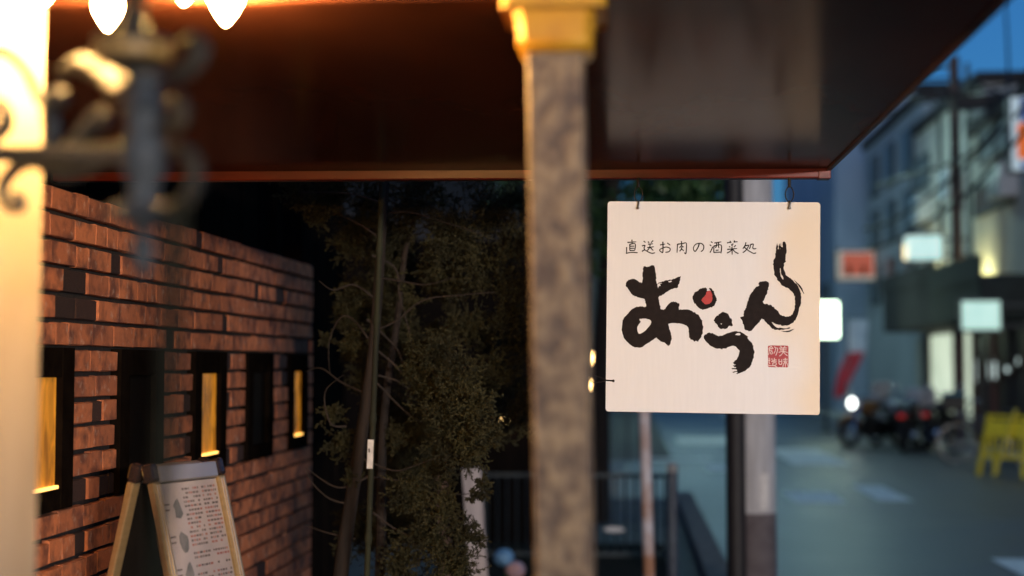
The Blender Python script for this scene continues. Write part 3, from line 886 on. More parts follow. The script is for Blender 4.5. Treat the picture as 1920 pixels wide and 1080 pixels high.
def brick_mesh(seed):
    rs = random.Random(seed)
    s = MB()
    ch = 0.06
    # unit box chamfered on its front (+X) face, uneven corners
    ys = (-0.5, 0.5); zs = (-0.5, 0.5)
    for (x, k) in ((-0.5, 1.0), (0.36, 1.0), (0.5, 0.955)):
        for (y, z) in ((-.5, -.5), (.5, -.5), (.5, .5), (-.5, .5)):
            kk_y = 1 - (1 - k) * 0.35; kk_z = 1 - (1 - k) * 1.6
            s.v.append(Vector((x + (rs.uniform(-.010, .010) if x > 0.4 else 0), y * kk_y + rs.uniform(-.008, .008), z * kk_z + rs.uniform(-.03, .03))))
    for i in range(2):
        for q in range(4):
            q2 = (q + 1) % 4
            s.f.append((i * 4 + q, i * 4 + q2, (i + 1) * 4 + q2, (i + 1) * 4 + q))
    s.f += [(3, 2, 1, 0), (8, 9, 10, 11)]
    o = s.build('brick', M['brick'], None)
    me = o.data
    bpy.data.objects.remove(o)
    return me


bms = [brick_mesh(i) for i in range(6)]
dms = []
for me in bms[:3]:
    d_ = me.copy(); d_.materials.clear(); d_.materials.append(M['burnt_brick']); dms.append(d_)
rb = random.Random(11)
cand = []
nc = int(WTOP / pitch)
for r_ in range(nc):
    z = pitch * (r_ + 0.5) + (WTOP - nc * pitch)
    y = WY0 - rb.uniform(0, 0.19)
    dark_run = 0
    while y < WY1:
        ln = rb.uniform(0.150, 0.178) if rb.random() > 0.25 else 0.085
        y0_, y1_ = max(y, WY0), min(y + ln - rb.choice((0.003, 0.004, 0.005)), WY1)
        y += ln
        spans = [(y0_, y1_)]
        if wz0 < z < wz1:
            for (a_, b_) in wins:
                ns = []
                for (s0, s1) in spans:
                    if s1 <= a_ or s0 >= b_: ns.append((s0, s1)); continue
                    if s0 < a_: ns.append((s0, a_ - 0.003))
                    if s1 > b_: ns.append((b_ + 0.003, s1))
                spans = ns
        for (s0, s1) in spans:
            if s1 - s0 < 0.018: continue
            dk = rb.random() < (0.30 if (s1 - s0) < 0.13 else 0.06)
            cand.append((s0, s1, z, dk, rb.random()))
F = lambda y, z: ((Vector((WX, y, z)) - CAMP) @ ROTM)
vis, rest = [], []
for c in cand:
    q = F((c[0] + c[1]) / 2, c[2])
    sxp = 960 + q.x / -q.z * FPX; syp = 540 - q.y / -q.z * FPX
    (vis if (45 < sxp < 600 and syp < 1100) else rest).append(c)
vis.sort(key=lambda c: -(c[1] - c[0]) / ((c[0] + c[1]) ** 3))
if len(vis) > 300:
    rest += vis[300:]; vis = vis[:300]
wl = Vector(wall.location)
bh = pitch - 0.0125
for (s0, s1, z, dk, rnd) in vis:
    me = dms[int(rnd * 3) % 3] if dk else bms[int(rnd * 6) % 6]
    o = bpy.data.objects.new('brick', me)
    COL.objects.link(o); o.parent = wall
    o.scale = (0.05, s1 - s0, bh * (0.97 + 0.06 * rnd))
    o.location = Vector((WX - 0.025 - (0.006 if dk else 0.0010 * rnd), (s0 + s1) / 2, z + (rnd - .5) * 0.003)) - wl
    o.rotation_euler = (R((rnd * 7 % 1 - .5) * 1.2), 0, R((rnd * 13 % 1 - .5) * 0.2))
rs_ = MB()
for (s0, s1, z, dk, rnd) in rest:
    rs_.b2(WX - 0.05, WX - 0.004 * rnd, s0, s1, z - bh / 2, z + bh / 2)
o = rs_.build('outer_bricks', M['brick'], wall); tag(o, kind='stuff')
for i, (a_, b_) in enumerate(wins):
    f = MB()
    d0, d1 = WX - 0.20, WX + 0.010
    st = 0.078
    f.b2(d0, d1, a_ + 0.001, a_ + st, wz0 + 0.001, wz1 - 0.001); f.b2(d0, d1, b_ - st, b_ - 0.001, wz0 + 0.001, wz1 - 0.001)
    f.b2(d0, d1 - 0.002, a_ + st, b_ - st, wz1 - st, wz1 - 0.001); f.b2(d0, d1 - 0.002, a_ + st, b_ - st, wz0 + 0.001, wz0 + 0.055)
    wf = f.build('window_frame', M['frame_black'], wall)
    lit = i in (0, 2, 4)
    MB().b2(WX - 0.03, WX - 0.008, a_ + st + 0.001, b_ - st - 0.001, wz0 + 0.056, wz1 - st - 0.001).build('pane', M['amber'] if lit else M['dark_pane'], wf)
    if lit:
        MB().b2(WX - 0.006, WX + 0.003, a_ + st + 0.002, b_ - st - 0.002, wz0 + 0.0555, wz0 + 0.064).build('strip_light', M['strip'], wf)

# dark timber building above and beyond the wall
tb = empty('timber_building', (WX - 0.6, 5.0, 0), 'black timber building above and behind the brick wall', 'building')
k = 0
y = 2.10
while y < 8.3:
    z0 = 0 if y > 6.64 else WTOP + 0.003
    MB().b2(WX - 0.30, WX - 0.22 + 0.006 * (k % 2), y, y + 0.146, z0, 4.6).build('plank', M['black_wood'], tb)
    y += 0.15; k += 1
MB().b2(WX - 3.0, WX - 0.302, 2.10, 8.3, 0.0, 4.6).build('wall_core', M['black_wood'], tb)
MB().b2(WX - 0.16, WX - 0.06, 6.65, 6.75, 0.0, 4.6).build('corner_post', M['black_wood'], tb)
MB().b2(WX - 3.2, WX + 0.30, 2.10, 8.5, 4.61, 4.72).build('roof_eave', M['black_wood'], tb)

# ------------------------------------------------------------------ A-frame menu board
BYc = 3.55
br = lambda px, py, Y=BYc: atY(px, py, Y)
topL, topR = br(250, 868, 3.60), br(405, 866, 3.50)
# two panels meeting at a top hinge: hinge runs from the near-left corner to the right
hz = (topL.z + topR.z) / 2 + 0.004
hL = br(262, 874, 3.42); hR = br(400, 874, 3.68); hR.z = hL.z; hz = hL.z
hd = (hR - hL); hd.z = 0; wid = hd.length; hd.normalize()
nrm = Vector((hd.y, -hd.x, 0))            # towards the camera
mbd = empty('menu_board', ((hL + hR) / 2) * 1.0, 'freestanding A-frame menu board with gold frame and printed menu sheet', 'menu board')
mbd.location.z = 0.0
sp = 0.36


def bp(u_, v_, side, off=0.0):
    """u along hinge 0..wid, v 0 top .. 1 bottom, side +1 front / -1 back"""
    top = hL + hd * u_ + nrm * side * 0.022
    bot = hL + hd * u_ + nrm * side * (0.022 + sp); bot.z = 0.0
    d = (bot - top)
    nn = (hd.cross(d)).normalized()
    if nn.dot(nrm) * side < 0: nn = -nn
    return top + d * v_ + nn * off


def pbox(s, u0, u1, v0, v1, side, o0, o1):
    b_ = len(s.v)
    for o_ in (o0, o1):
        for (uu, vv) in ((u0, v0), (u1, v0), (u1, v1), (u0, v1)):
            s.v.append(bp(uu, vv, side, o_))
    s.f += [tuple(b_ + i for i in q) for q in ((3, 2, 1, 0), (4, 5, 6, 7), (0, 1, 5, 4), (1, 2, 6, 5), (2, 3, 7, 6), (3, 0, 4, 7))]


for side in (1, -1):
    fr = MB()
    t_ = 0.030
    pbox(fr, 0.0, t_, 0.03, 0.97, side, -0.012, 0.008)
    pbox(fr, wid - t_, wid, 0.03, 0.97, side, -0.012, 0.008)
    pbox(fr, t_, wid - t_, 0.94, 0.97, side, -0.011, 0.007)
    fo = fr.build('side_rail', M['alu_gold'], mbd, bevel=0.004)
    rg = MB()
    for q in (0.010, 0.019):
        pbox(rg, q, q + 0.003, 0.035, 0.965, side, 0.0082, 0.0105)
        pbox(rg, wid - q - 0.003, wid - q, 0.035, 0.965, side, 0.0082, 0.0105)
    rg.build('rail_rib', M['alu'], fo)
    tr_ = MB(); pbox(tr_, 0.028, wid - 0.028, 0.002, 0.032, side, -0.012, 0.009)
    tr_.build('top_rail', M['alu'], mbd, bevel=0.004)
    for (ua, ub_) in ((-0.003, 0.027), (wid - 0.027, wid + 0.003)):
        cn = MB(); pbox(cn, ua, ub_, -0.004, 0.030, side, -0.022, 0.012)
        cn.build('corner_piece', M['corner_black'], mbd, bevel=0.009)
    bk = MB(); pbox(bk, t_, wid - t_, 0.032, 0.94, side, -0.010, -0.004)
    bk.build('back_panel', M['board_black'], mbd)
sh = MB(); pbox(sh, t_ + 0.002, wid - t_ - 0.002, 0.034, 0.938, 1, -0.0035, 0.0)
sheet_o = sh.build('menu_sheet', M['paper'], mbd)
rm = random.Random(5)


def printq(s, u0, u1, v0, v1, off):
    b_ = len(s.v)
    for (uu, vv) in ((u0, v0), (u1, v0), (u1, v1), (u0, v1)):
        s.v.append(bp(uu, vv, 1, off))
    s.f.append((b_, b_ + 1, b_ + 2, b_ + 3))


W2 = wid - 2 * t_
pt, pr2, pg = MB(), MB(), MB()
v = 0.045
while v < 0.92:
    for (c0_, c1_) in ((0.36, 0.66), (0.70, 0.97)):
        uu = c0_
        while uu < c1_ - 0.03:
            w_ = rm.uniform(0.015, 0.05)
            if rm.random() < 0.8:
                printq(pr2 if rm.random() < 0.3 else pt, t_ + W2 * uu, t_ + W2 * min(uu + w_, c1_), v, v + 0.0038, 0.0004)
            uu += w_ + 0.012
    v += 0.0078 if rm.random() > 0.12 else 0.015
v = 0.06
while v < 0.9:
    pts = [(0.24 + 0.075 * math.cos(a_ * math.pi / 5) * rm.uniform(.6, 1.2), v + 0.022 + 0.020 * math.sin(a_ * math.pi / 5) * rm.uniform(.6, 1.2)) for a_ in range(10)]
    b_ = len(pg.v)
    for (uu, vv) in pts: pg.v.append(bp(t_ + W2 * uu, vv, 1, 0.0004))
    pg.f.append(tuple(range(b_, b_ + 10)))
    printq(pt, t_ + W2 * 0.03, t_ + W2 * 0.12, v + 0.01, v + 0.013, 0.0004)
    printq(pt, t_ + W2 * 0.03, t_ + W2 * 0.11, v + 0.02, v + 0.023, 0.0004)
    v += 0.058
tag(pt.build('printed_text', M['print_dark'], sheet_o, fix=False), kind='stuff')
tag(pr2.build('red_text', M['print_red'], sheet_o, fix=False), kind='stuff')
tag(pg.build('printed_pictures', M['print_grey'], sheet_o, fix=False), kind='stuff')
M['acrylic'] = mat('acrylic', (1, 1, 1), (1, 1, 1), 5, rough=0.06)
M['acrylic'].node_tree.nodes['Principled BSDF'].inputs['Transmission Weight'].default_value = 1.0
M['acrylic'].node_tree.nodes['Principled BSDF'].inputs['IOR'].default_value = 1.2

# ------------------------------------------------------------------ juniper tree by the wall
JY = 4.75
jt_base = atY(640, 1080, JY); jt_base.z = 0; jt_base.x -= 0.04
jun = empty('juniper_tree', jt_base, 'dark juniper tree with scale-leaf sprays beside the brick wall end', 'tree')
rj = random.Random(3)


def J(px, py, dy=0.0): return atY(px, py, JY + dy)


tk = [jt_base, jt_base + Vector((0.01, 0, 0.5)), J(640, 1070), J(660, 930), J(680, 800), J(700, 650), J(712, 500), J(720, 380)]
tk.append(tk[-1] + Vector((0.03, 0.05, 0.5))); tk.append(tk[-1] + Vector((0.02, 0.03, 0.6)))
tk = spline(tk, 5)
MB().tube(tk, [0.029 - 0.022 * i / (len(tk) - 1) + 0.002 * rj.random() for i in range(len(tk))], 10).build('trunk', M['bark'], jun, smooth=True)
tk2 = [jt_base + Vector((0.10, 0.1, 0)), J(712, 1080, 0.1), J(715, 900, 0.1), J(722, 760, 0.12), J(745, 600, 0.15), J(760, 470, 0.2), J(790, 380, 0.25)]
tk2 = spline(tk2, 5)
MB().tube(tk2, [0.020 - 0.012 * i / (len(tk2) - 1) for i in range(len(tk2))], 8).build('trunk', M['bark'], jun, smooth=True)
bare = [[(700, 620), (740, 600), (790, 560), (860, 552), (930, 545)], [(690, 740), (640, 720), (600, 690), (575, 700)], [(695, 650), (660, 600), (640, 598), (615, 640), (622, 700)],
        [(700, 560), (660, 530), (625, 540), (600, 530)], [(710, 720), (760, 770), (800, 800)], [(710, 700), (750, 720), (800, 770), (820, 800)],
        [(690, 890), (640, 915), (600, 900), (575, 870)], [(660, 950), (620, 935), (590, 905), (572, 880)], [(700, 960), (760, 1000), (820, 1010), (880, 1005)],
        [(700, 895), (760, 905), (820, 925), (880, 925), (900, 912)], [(670, 1010), (610, 1000), (570, 980)], [(705, 520), (750, 530), (800, 535), (850, 520)],
        [(700, 480), (740, 500), (750, 560), (770, 620), (780, 680)], [(690, 600), (720, 630), (745, 660), (760, 700), (765, 760)], [(650, 800), (620, 790), (612, 740), (640, 700)],
        [(690, 640), (740, 690), (770, 730), (810, 790), (850, 800)], [(685, 860), (740, 880), (780, 870), (830, 850)], [(715, 450), (680, 420), (630, 400), (590, 385)], [(718, 400), (770, 400), (840, 420), (900, 440)],
        [(720, 380), (680, 365), (620, 358), (560, 365)]]
for bi, bl in enumerate(bare):
    dy = rj.uniform(-0.15, 0.1)
    p3 = []
    for k_, (x_, y_) in enumerate(bl):
        p3.append(J(x_ + rj.uniform(-4, 4), y_ + rj.uniform(-4, 4), dy * k_ / max(1, len(bl) - 1)))
    p3 = spline(p3, 5)
    n = len(p3)
    MB().tube(p3, [max(0.0009, 0.0030 * (1 - i / n) + 0.0008) for i in range(n)], 6).build('branch', M['twig'], jun, smooth=True)

clumps = [(590, 380, 42, 0), (555, 362, 30, 0), (630, 365, 34, 0), (600, 410, 22, 0), (780, 385, 60, .1), (745, 440, 50, .2), (850, 440, 62, .1), (930, 400, 55, .15), (960, 460, 40, .1),
          (900, 500, 55, .2), (965, 540, 42, .15), (830, 500, 50, .3), (950, 600, 40, .2), (810, 660, 42, -.05), (850, 720, 58, -.15), (800, 740, 40, 0), (890, 760, 42, -.2), (915, 820, 32, -.25), (850, 800, 60, -.1),
          (870, 850, 42, -.2), (780, 700, 34, 0), (820, 890, 34, 0), (770, 930, 44, -.05), (830, 960, 46, -.1), (880, 1000, 30, -.1), (800, 1010, 50, -.05), (750, 1060, 45, 0), (850, 1060, 50, -.1),
          (905, 915, 20, -.25), (890, 930, 14, -.25), (640, 830, 30, .05), (625, 780, 22, .05), (660, 640, 26, .1), (610, 640, 16, .1), (655, 560, 24, .1), (930, 690, 40, .2), (980, 380, 40, .2), (720, 500, 34, .2),
          (740, 820, 26, .1), (760, 560, 30, .2), (870, 620, 44, .25), (700, 380, 34, .15), (980, 620, 30, .3), (660, 900, 20, 0)]
for i in range(75):
    cx_, cy_ = rj.uniform(650, 1000), rj.uniform(350, 1080)
    if cx_ > 845 - 0.0 and cy_ > 830: continue
    clumps.append((cx_, cy_, rj.uniform(26, 50), rj.uniform(0.3, 0.95)))
extra = []
for i in range(60):
    extra.append((rj.uniform(520, 1000), rj.uniform(60, 330), rj.uniform(40, 70), rj.uniform(0.05, 0.6)))
for i in range(14):
    extra.append((rj.uniform(700, 900), rj.uniform(1100, 1400), rj.uniform(40, 60), rj.uniform(-0.1, 0.3)))
rng = np.random.default_rng(4)
quads = []
twl = MB()


def unit(a): return a / np.linalg.norm(a, axis=-1, keepdims=True)


for ci, (x_, y_, r_, dy) in enumerate(clumps + extra):
    c = np.array(J(x_, y_, dy)); rad = r_ / FPX * (JY + dy)
    fine = ci < len(clumps)
    ntw = int((62 if fine else 16) * (r_ / 45) ** 1.3) + 5
    dirs = unit(rng.normal(size=(ntw, 3)) + np.array([0.15, -0.1, 0.25]))
    for d in dirs:
        start = c + rng.normal(size=3) * rad * 0.28
        ln = rad * rng.uniform(0.5, 1.0)
        nsub = 7
        for k_ in range(nsub):
            base = start + d * ln * (k_ + 1) / nsub
            sd = unit(d + rng.normal(size=3) * 0.75)
            sl = rad * rng.uniform(0.22, 0.42)
            nl = 16 if fine else 8
            tt = np.linspace(0.1, 1, nl)[:, None]
            ctr = base + sd * sl * tt
            ld = unit(sd + rng.normal(size=(nl, 3)) * 0.55)
            sdv = unit(np.cross(ld, rng.normal(size=(nl, 3))))
            ll = rng.uniform(0.004, 0.0085, size=(nl, 1)) * (1 if fine else 1.7)
            ww = ll * rng.uniform(0.22, 0.34, size=(nl, 1))
            quads.append(np.stack([ctr - ld * ll * 0.3, ctr + sdv * ww + ld * ll * 0.3, ctr + ld * ll, ctr - sdv * ww + ld * ll * 0.3], axis=1))
quads_object('crown', np.concatenate(quads), M['juniper'], jun)

# bamboo support cane with white tag
cb = atY(688, 1080, 4.55); ct = atY(716, 350, 4.55)
sl_ = (ct - cb) / (ct.z - cb.z)
cbase = cb - sl_ * cb.z
cane = empty('support_cane', cbase, 'slim green bamboo cane with white tag tied against the juniper', 'cane')
cz = lambda z: cbase + sl_ * z
MB().tube([cz(0), cz(2.6)], 0.0095, 10).build('cane', M['bamboo'], cane, smooth=True)
for y_ in (1010, 785, 600, 470):
    z_ = atY(700, y_, 4.55).z
    MB().tube([cz(z_ - 0.02), cz(z_ - 0.006), cz(z_ + 0.006), cz(z_ + 0.02)], [0.0096, 0.0125, 0.0125, 0.0096], 10).build('node', M['bamboo'], cane, smooth=True)
z0, z1 = atY(692, 878, 4.55).z, atY(692, 824, 4.55).z
tg = MB(); tg.bar(cz(z0) + Vector((-0.002, -0.0125, 0)), cz(z1) + Vector((-0.002, -0.0125, 0)), 0.019, 0.004, up=(0, 1, 0))
tgo = tg.build('tag', M['tag_white'], cane)
pz = (z0 + z1) / 2
MB().box(cz(pz + 0.012) + Vector((-0.006, -0.0150, 0)), (0.004, 0.001, 0.012)).build('tag_mark', M['ink'], tgo)

# ------------------------------------------------------------------ planks leaning behind the tree
for (x0, x1, yt, Y, w, mm, lab) in ((884, 897, 878, 7.6, 0.10, 'white_wood', 'pale weathered plank leaning upright behind the juniper'), (826, 838, 850, 7.9, 0.07, 'brown_wood', 'brown wooden stake standing behind the juniper beside the pale plank')):
    b_ = atY(x1, 1080, Y); t2 = atY(x0, yt, Y)
    s_ = (t2 - b_) / (t2.z - b_.z)
    bb = b_ - s_ * b_.z
    pk = MB().bar(bb, t2, w, 0.025, up=(0, 1, 0)).build('leaning_plank', M[mm], None, bevel=0.004, origin=bb)
    tag(pk, lab, 'plank')

# ------------------------------------------------------------------ iron fence along the planting bed
FY = 11.3
f0, f1 = atY(905, 890, FY), atY(1256, 890, FY)
fz = f0.z
fen = empty('iron_fence', ((f0.x + f1.x) / 2, FY, 0), 'low dark iron railing with upright bars between the pillar and the bollard', 'fence')
fzb = 0.10
MB().bar((f0.x, FY, fz), (f1.x, FY, fz), 0.03, 0.03).build('top_rail', M['fence_metal'], fen)
MB().bar((f0.x, FY, fzb), (f1.x, FY, fzb), 0.03, 0.03).build('bottom_rail', M['fence_metal'], fen)
n = 19
for i in range(n):
    x_ = f0.x + (f1.x - f0.x) * (i + 0.5) / n
    MB().tube([(x_, FY, fzb + 0.012), (x_, FY, fz - 0.012)], 0.008, 6).build('bar', M['fence_metal'], fen)
for x_ in (f0.x, (f0.x + f1.x) / 2, f1.x):
    MB().b2(x_ - 0.022, x_ + 0.022, FY - 0.023, FY + 0.023, 0, fz + 0.05).build('post', M['fence_metal'], fen)
pl = atY(1152, 993, FY - 0.02)
s_ = MB(); s_.prism([(0.085 * math.cos(a_ * math.pi / 8), 0.022 * math.sin(a_ * math.pi / 8)) for a_ in range(16)], lambda p: pl + Vector((p[0], 0, p[1])), lambda p: pl + Vector((p[0], 0.008, p[1])))
s_.build('oval_plate', M['tag_white'], fen)

# ------------------------------------------------------------------ bollard, rusty pole, utility pole
bo = atY(1262, 1080, 10.3); bo.z = 0
bz = atY(1262, 872, 10.3).z
bol = empty('bollard', bo, 'slim grey metal bollard with pale cap at the fence end', 'bollard')
MB().lathe(bo, [(0.038, 0), (0.038, bz - 0.05)], 16).build('tube', M['post_grey'], bol, smooth=True)
MB().lathe(bo, [(0.044, bz - 0.049), (0.044, bz - 0.01), (0.03, bz + 0.012), (0.004, bz + 0.02)], 16).build('cap', M['cap_light'], bol, smooth=True)
MB().lathe(bo, [(0.07, 0), (0.07, 0.012), (0.039, 0.02)], 16).build('flange', M['post_grey'], bol)

rb0, rt0 = atY(1217, 1080, 8.8), atY(1208, 780, 8.8)
s_ = (rt0 - rb0) / (rt0.z - rb0.z); rbase = rb0 - s_ * rb0.z
rp_ = empty('rusty_post', rbase, 'thin rust-streaked pale steel post behind the lower edge of the sign', 'post')
ztop = atY(1205, 560, 8.8).z
MB().tube([rbase, rbase + s_ * ztop], 0.036, 14).build('tube', M['rust_pole'], rp_, smooth=True)
MB().lathe(rbase + s_ * ztop, [(0.038, 0), (0.038, 0.012), (0.02, 0.03), (0.003, 0.034)], 14).build('cap', M['post_grey'], rp_, smooth=True)

UY = 9.4
uc = atY(1412, 800, UY)
ub = Vector((uc.x, UY, 0))
ut = empty('utility_pole', ub, 'thick concrete utility pole with dark cable pipe behind the sign', 'utility pole')
rad = (atY(1455, 800, UY) - atY(1370, 800, UY)).x / 2
z6 = atY(1430, 960, UY).z
MB().lathe(ub, [(rad * 1.0, 0), (rad * 0.985, z6)], 28).build('lower_shaft', M['pole_base'], ut, smooth=True)
MB().lathe(ub, [(rad * 0.985, z6 + 0.001), (rad * 0.96, 3.0), (rad * 0.75, 9.5)], 28).build('shaft', M['concrete'], ut, smooth=True)
pc = atY(1379, 800, UY - rad * 0.9)
MB().lathe((pc.x, pc.y, 0), [(0.064, 0), (0.064, 5.5)], 16).build('cable_pipe', M['pipe_black'], ut, smooth=True)
for z_ in (1.7, 2.9, 4.2):
    MB().lathe((ub.x, ub.y, z_), [(rad * 1.02, 0), (rad * 1.02, 0.03)], 28).build('strap', M['pipe_black'], ut)
s0, s1 = atY(1433, 955, UY - rad * 1.0), atY(1433, 888, UY - rad * 1.0)
MB().bar(s0, s1, 0.055, 0.006, up=(0, 1, 0)).build('sticker', M['tag_white'], ut)

# ------------------------------------------------------------------ street tree behind the sign
st = empty('street_tree', (-0.1, 14.5, 0), 'green leafy street tree behind the sign and pillar', 'tree')
trk = spline([(-0.3, 14.5, 0), (-0.28, 14.45, 1.2), (-0.2, 14.5, 2.6), (-0.1, 14.6, 4.0), (0.0, 14.6, 5.2)], 5)
MB().tube(trk, [0.13 - 0.09 * i / (len(trk) - 1) for i in range(len(trk))], 10).build('trunk', M['bark'], st, smooth=True)
for i in range(7):
    a_ = i * 0.9; z_ = 2.6 + 0.3 * i
    MB().tube(spline([(-0.2, 14.5, z_), (-0.2 + 0.6 * math.cos(a_), 14.5 + 0.6 * math.sin(a_), z_ + 0.3), (-0.2 + 1.2 * math.cos(a_), 14.5 + 1.1 * math.sin(a_), z_ + 0.5)], 4), 0.025, 6).build('limb', M['bark'], st, smooth=True)
cl = []
for i in range(70):
    d = unit(rng.normal(size=3)) * rng.uniform(0.4, 1.0) ** 0.5
    cl.append(np.array([-0.05, 14.6, 4.3]) + d * np.array([1.85, 1.4, 1.6]))
qs = []
for c in cl:
    n_ = 210
    ctr = c + rng.normal(size=(n_, 3)) * 0.19
    ld = unit(rng.normal(size=(n_, 3)) + np.array([0, 0, -0.3]))
    sd = unit(np.cross(ld, rng.normal(size=(n_, 3))))
    ll = rng.uniform(0.045, 0.075, size=(n_, 1)); ww = ll * 0.55
    qs.append(np.stack([ctr - ld * ll, ctr + sd * ww, ctr + ld * ll, ctr - sd * ww], axis=1))
quads_object('crown', np.concatenate(qs), M['leaf'], st)

# blue flower heads low in the planting bed
for (x_, y_, mm, lab) in ((945, 1045, 'petal_blue', 'round pale blue flower head low in the bed beside the pillar'), (966, 1068, 'petal_pink', 'round blue and pink flower head below the pale blue one')):
    c = atY(x_, y_, 8.6)
    fl = empty('hydrangea', (c.x, c.y, 0), lab, 'flower')
    MB().tube(spline([(c.x + 0.02, c.y + 0.02, 0), (c.x + 0.015, c.y + 0.01, c.z * 0.6), (c.x, c.y, c.z)], 5), 0.006, 6).build('stem', M['leaf'], fl, smooth=True)
    n_ = 500
    d = unit(rng.normal(size=(n_, 3))); ctr = np.array(c) + d * 0.062 * np.array([1, 1, 0.85])
    sd = unit(np.cross(d, rng.normal(size=(n_, 3)))); s2 = np.cross(d, sd)
    e_ = 0.011
    quads_object('petals', np.stack([ctr - sd * e_, ctr + s2 * e_, ctr + sd * e_, ctr - s2 * e_], axis=1), M[mm], fl)

# ------------------------------------------------------------------ buildings
def building(name, label, x0, x1, y0, y1, ht, wm, rm_=None, parapet=0.25):
    b_ = empty(name, ((x0 + x1) / 2, (y0 + y1) / 2, 0), label, 'building', None)
    MB().b2(x0, x1, y0, y1, 0, ht).build('wall', wm, b_)
    MB().b2(x0 - 0.12, x1 + 0.12, y0 - 0.04, y1 + 0.04, ht + 0.001, ht + parapet).build('roof_edge', rm_ or M['dark_wall'], b_)
    return b_


def fac_window(b_, xf, px0, py0, px1, py1, pane, frame, mull=1):
    """window in a facade plane x=xf from photo pixels"""
    pA, pB = atX(px0, py0, xf), atX(px1, py1, xf)
    y0, y1 = sorted((pA.y, pB.y)); zm = (y0 + y1) / 2
    sc = zm
    z1 = 1.6 + (681 - py0) / FPX * sc; z0 = 1.6 + (681 - py1) / FPX * sc
    fr = MB()
    e = 0.07
    fr.b2(xf - 0.06, xf + 0.05, y0, y0 + e, z0, z1); fr.b2(xf - 0.06, xf + 0.05, y1 - e, y1, z0, z1)
    fr.b2(xf - 0.061, xf + 0.05, y0 + e, y1 - e, z1 - e, z1); fr.b2(xf - 0.061, xf + 0.05, y0 + e, y1 - e, z0, z0 + e)
    for k_ in range(mull):
        ym = y0 + (y1 - y0) * (k_ + 1) / (mull + 1)
        fr.b2(xf - 0.055, xf + 0.05, ym - 0.03, ym + 0.03, z0 + e, z1 - e)
    w_ = fr.build('window', frame, b_)
    MB().b2(xf - 0.03, xf + 0.02, y0 + e + 0.001, y1 - e - 0.001, z0 + e + 0.001, z1 - e - 0.001).build('pane', pane, w_)
    return (y0, y1, z0, z1)


XF = 7.0
# near shop: cream upper floor, dark ground floor
bA = building('shop_building', 'cream two storey shop building with dark ground floor and maroon door', XF, XF + 9, 23.2, 29.4, 6.2, M['cream_wall'])
fac_window(bA, XF, 1830, 342, 1906, 400, M['shutter'], M['frame_grey'], 1)
fac_window(bA, XF, 1838, 235, 1900, 300, M['glass_dark'], M['frame_grey'], 1)
MB().b2(XF - 0.05, XF - 0.001, 23.3, 29.3, 0.0, 2.95).build('shopfront', M['brown_shop'], bA)
MB().b2(XF - 0.9, XF - 0.052, 25.2, 29.3, 2.35, 3.15).build('dark_canopy', M['awning_green'], bA, bevel=0.05)
MB().b2(XF - 0.10, XF - 0.051, 28.0, 28.9, 0.02, 2.1).build('door', M['maroon'], bA)
for yy in (27.6, 29.05, 25.2):
    MB().b2(XF - 0.13, XF - 0.051, yy, yy + 0.16, 0.0, 2.34).build('shopfront_post', M['maroon'], bA)
for (xa, ya, xb, yb) in ((1848, 672, 1876, 715), (1886, 680, 1900, 704), (1826, 668, 1838, 722), (1908, 664, 1919, 690)):
    fac_window(bA, XF - 0.06, xa, ya, xb, yb, M['lit_pane'], M['brown_shop'], 0)
MB().b2(XF - 0.92, XF - 0.86, 25.2, 29.3, 3.0, 3.50).build('canopy_lip', M['awning_green'], bA)  # lip added to hide the tube lamp from view
tl = empty('added_tube_lamp', (XF - 0.30, 27.3, 3.152), 'added fluorescent tube lamp hidden behind the canopy lip, lighting the cream wall', 'lamp')  # unseen lamp, added to make the glow on the cream wall
M['tube'] = emit('tube', (1.0, 0.95, 0.42), 50.0)
MB().b2(XF - 0.36, XF - 0.24, 27.8, 29.2, 3.152, 3.20).build('housing', M['frame_grey'], tl)
MB().tube([(XF - 0.30, 27.9, 3.235), (XF - 0.30, 29.1, 3.235)], 0.03, 10).build('tube', M['tube'], tl, smooth=True)
# grey building next along
bB = building('grey_building', 'plain grey rendered building beside the cream shop', XF + 0.25, XF + 9, 29.45, 36.2, 7.3, M['grey_wall'])
fac_window(bB, XF + 0.25, 1712, 300, 1745, 360, M['glass_dark'], M['frame_grey'], 1)
MB().b2(XF - 0.75, XF + 0.249, 29.6, 35.5, 2.35, 3.5).build('dark_canopy', M['dark_wall'], bB, bevel=0.05)
MB().b2(XF + 0.16, XF + 0.249, 29.95, 34.4, 0.45, 2.25).build('lit_panel', M['lit_wall'], bB)
MB().b2(XF + 0.13, XF + 0.249, 29.5, 29.9, 0.0, 2.3).build('dark_column', M['maroon'], bB)
MB().b2(XF + 0.13, XF + 0.249, 34.45, 35.2, 0.0, 2.3).build('door', M['brown_shop'], bB)
MB().b2(XF + 0.16, XF + 0.249, 35.25, 36.1, 0.6, 2.2).build('pale_panel', M['cream_wall'], bB)
MB().b2(XF - 0.77, XF - 0.70, 29.6, 35.5, 3.3, 3.68).build('canopy_lip', M['dark_wall'], bB)  # added to screen the second tube lamp from view
t2_ = empty('added_tube_lamp', (XF - 0.10, 33.9, 3.502), 'added fluorescent tube lamp hidden behind its canopy lip, lighting the grey wall', 'lamp')  # second unseen tube, added to brighten the grey wall
MB().b2(XF - 0.16, XF - 0.04, 33.0, 34.8, 3.502, 3.55).build('housing', M['frame_grey'], t2_)
MB().tube([(XF - 0.10, 33.1, 3.585), (XF - 0.10, 34.7, 3.585)], 0.03, 10).build('tube', M['tube'], t2_, smooth=True)
for yy in (30.3, 33.0):
    MB().tube([(XF + 0.15, yy, 3.6), (XF + 0.15, yy, 7.9)], 0.05, 8).build('downpipe', M['frame_grey'], bB)
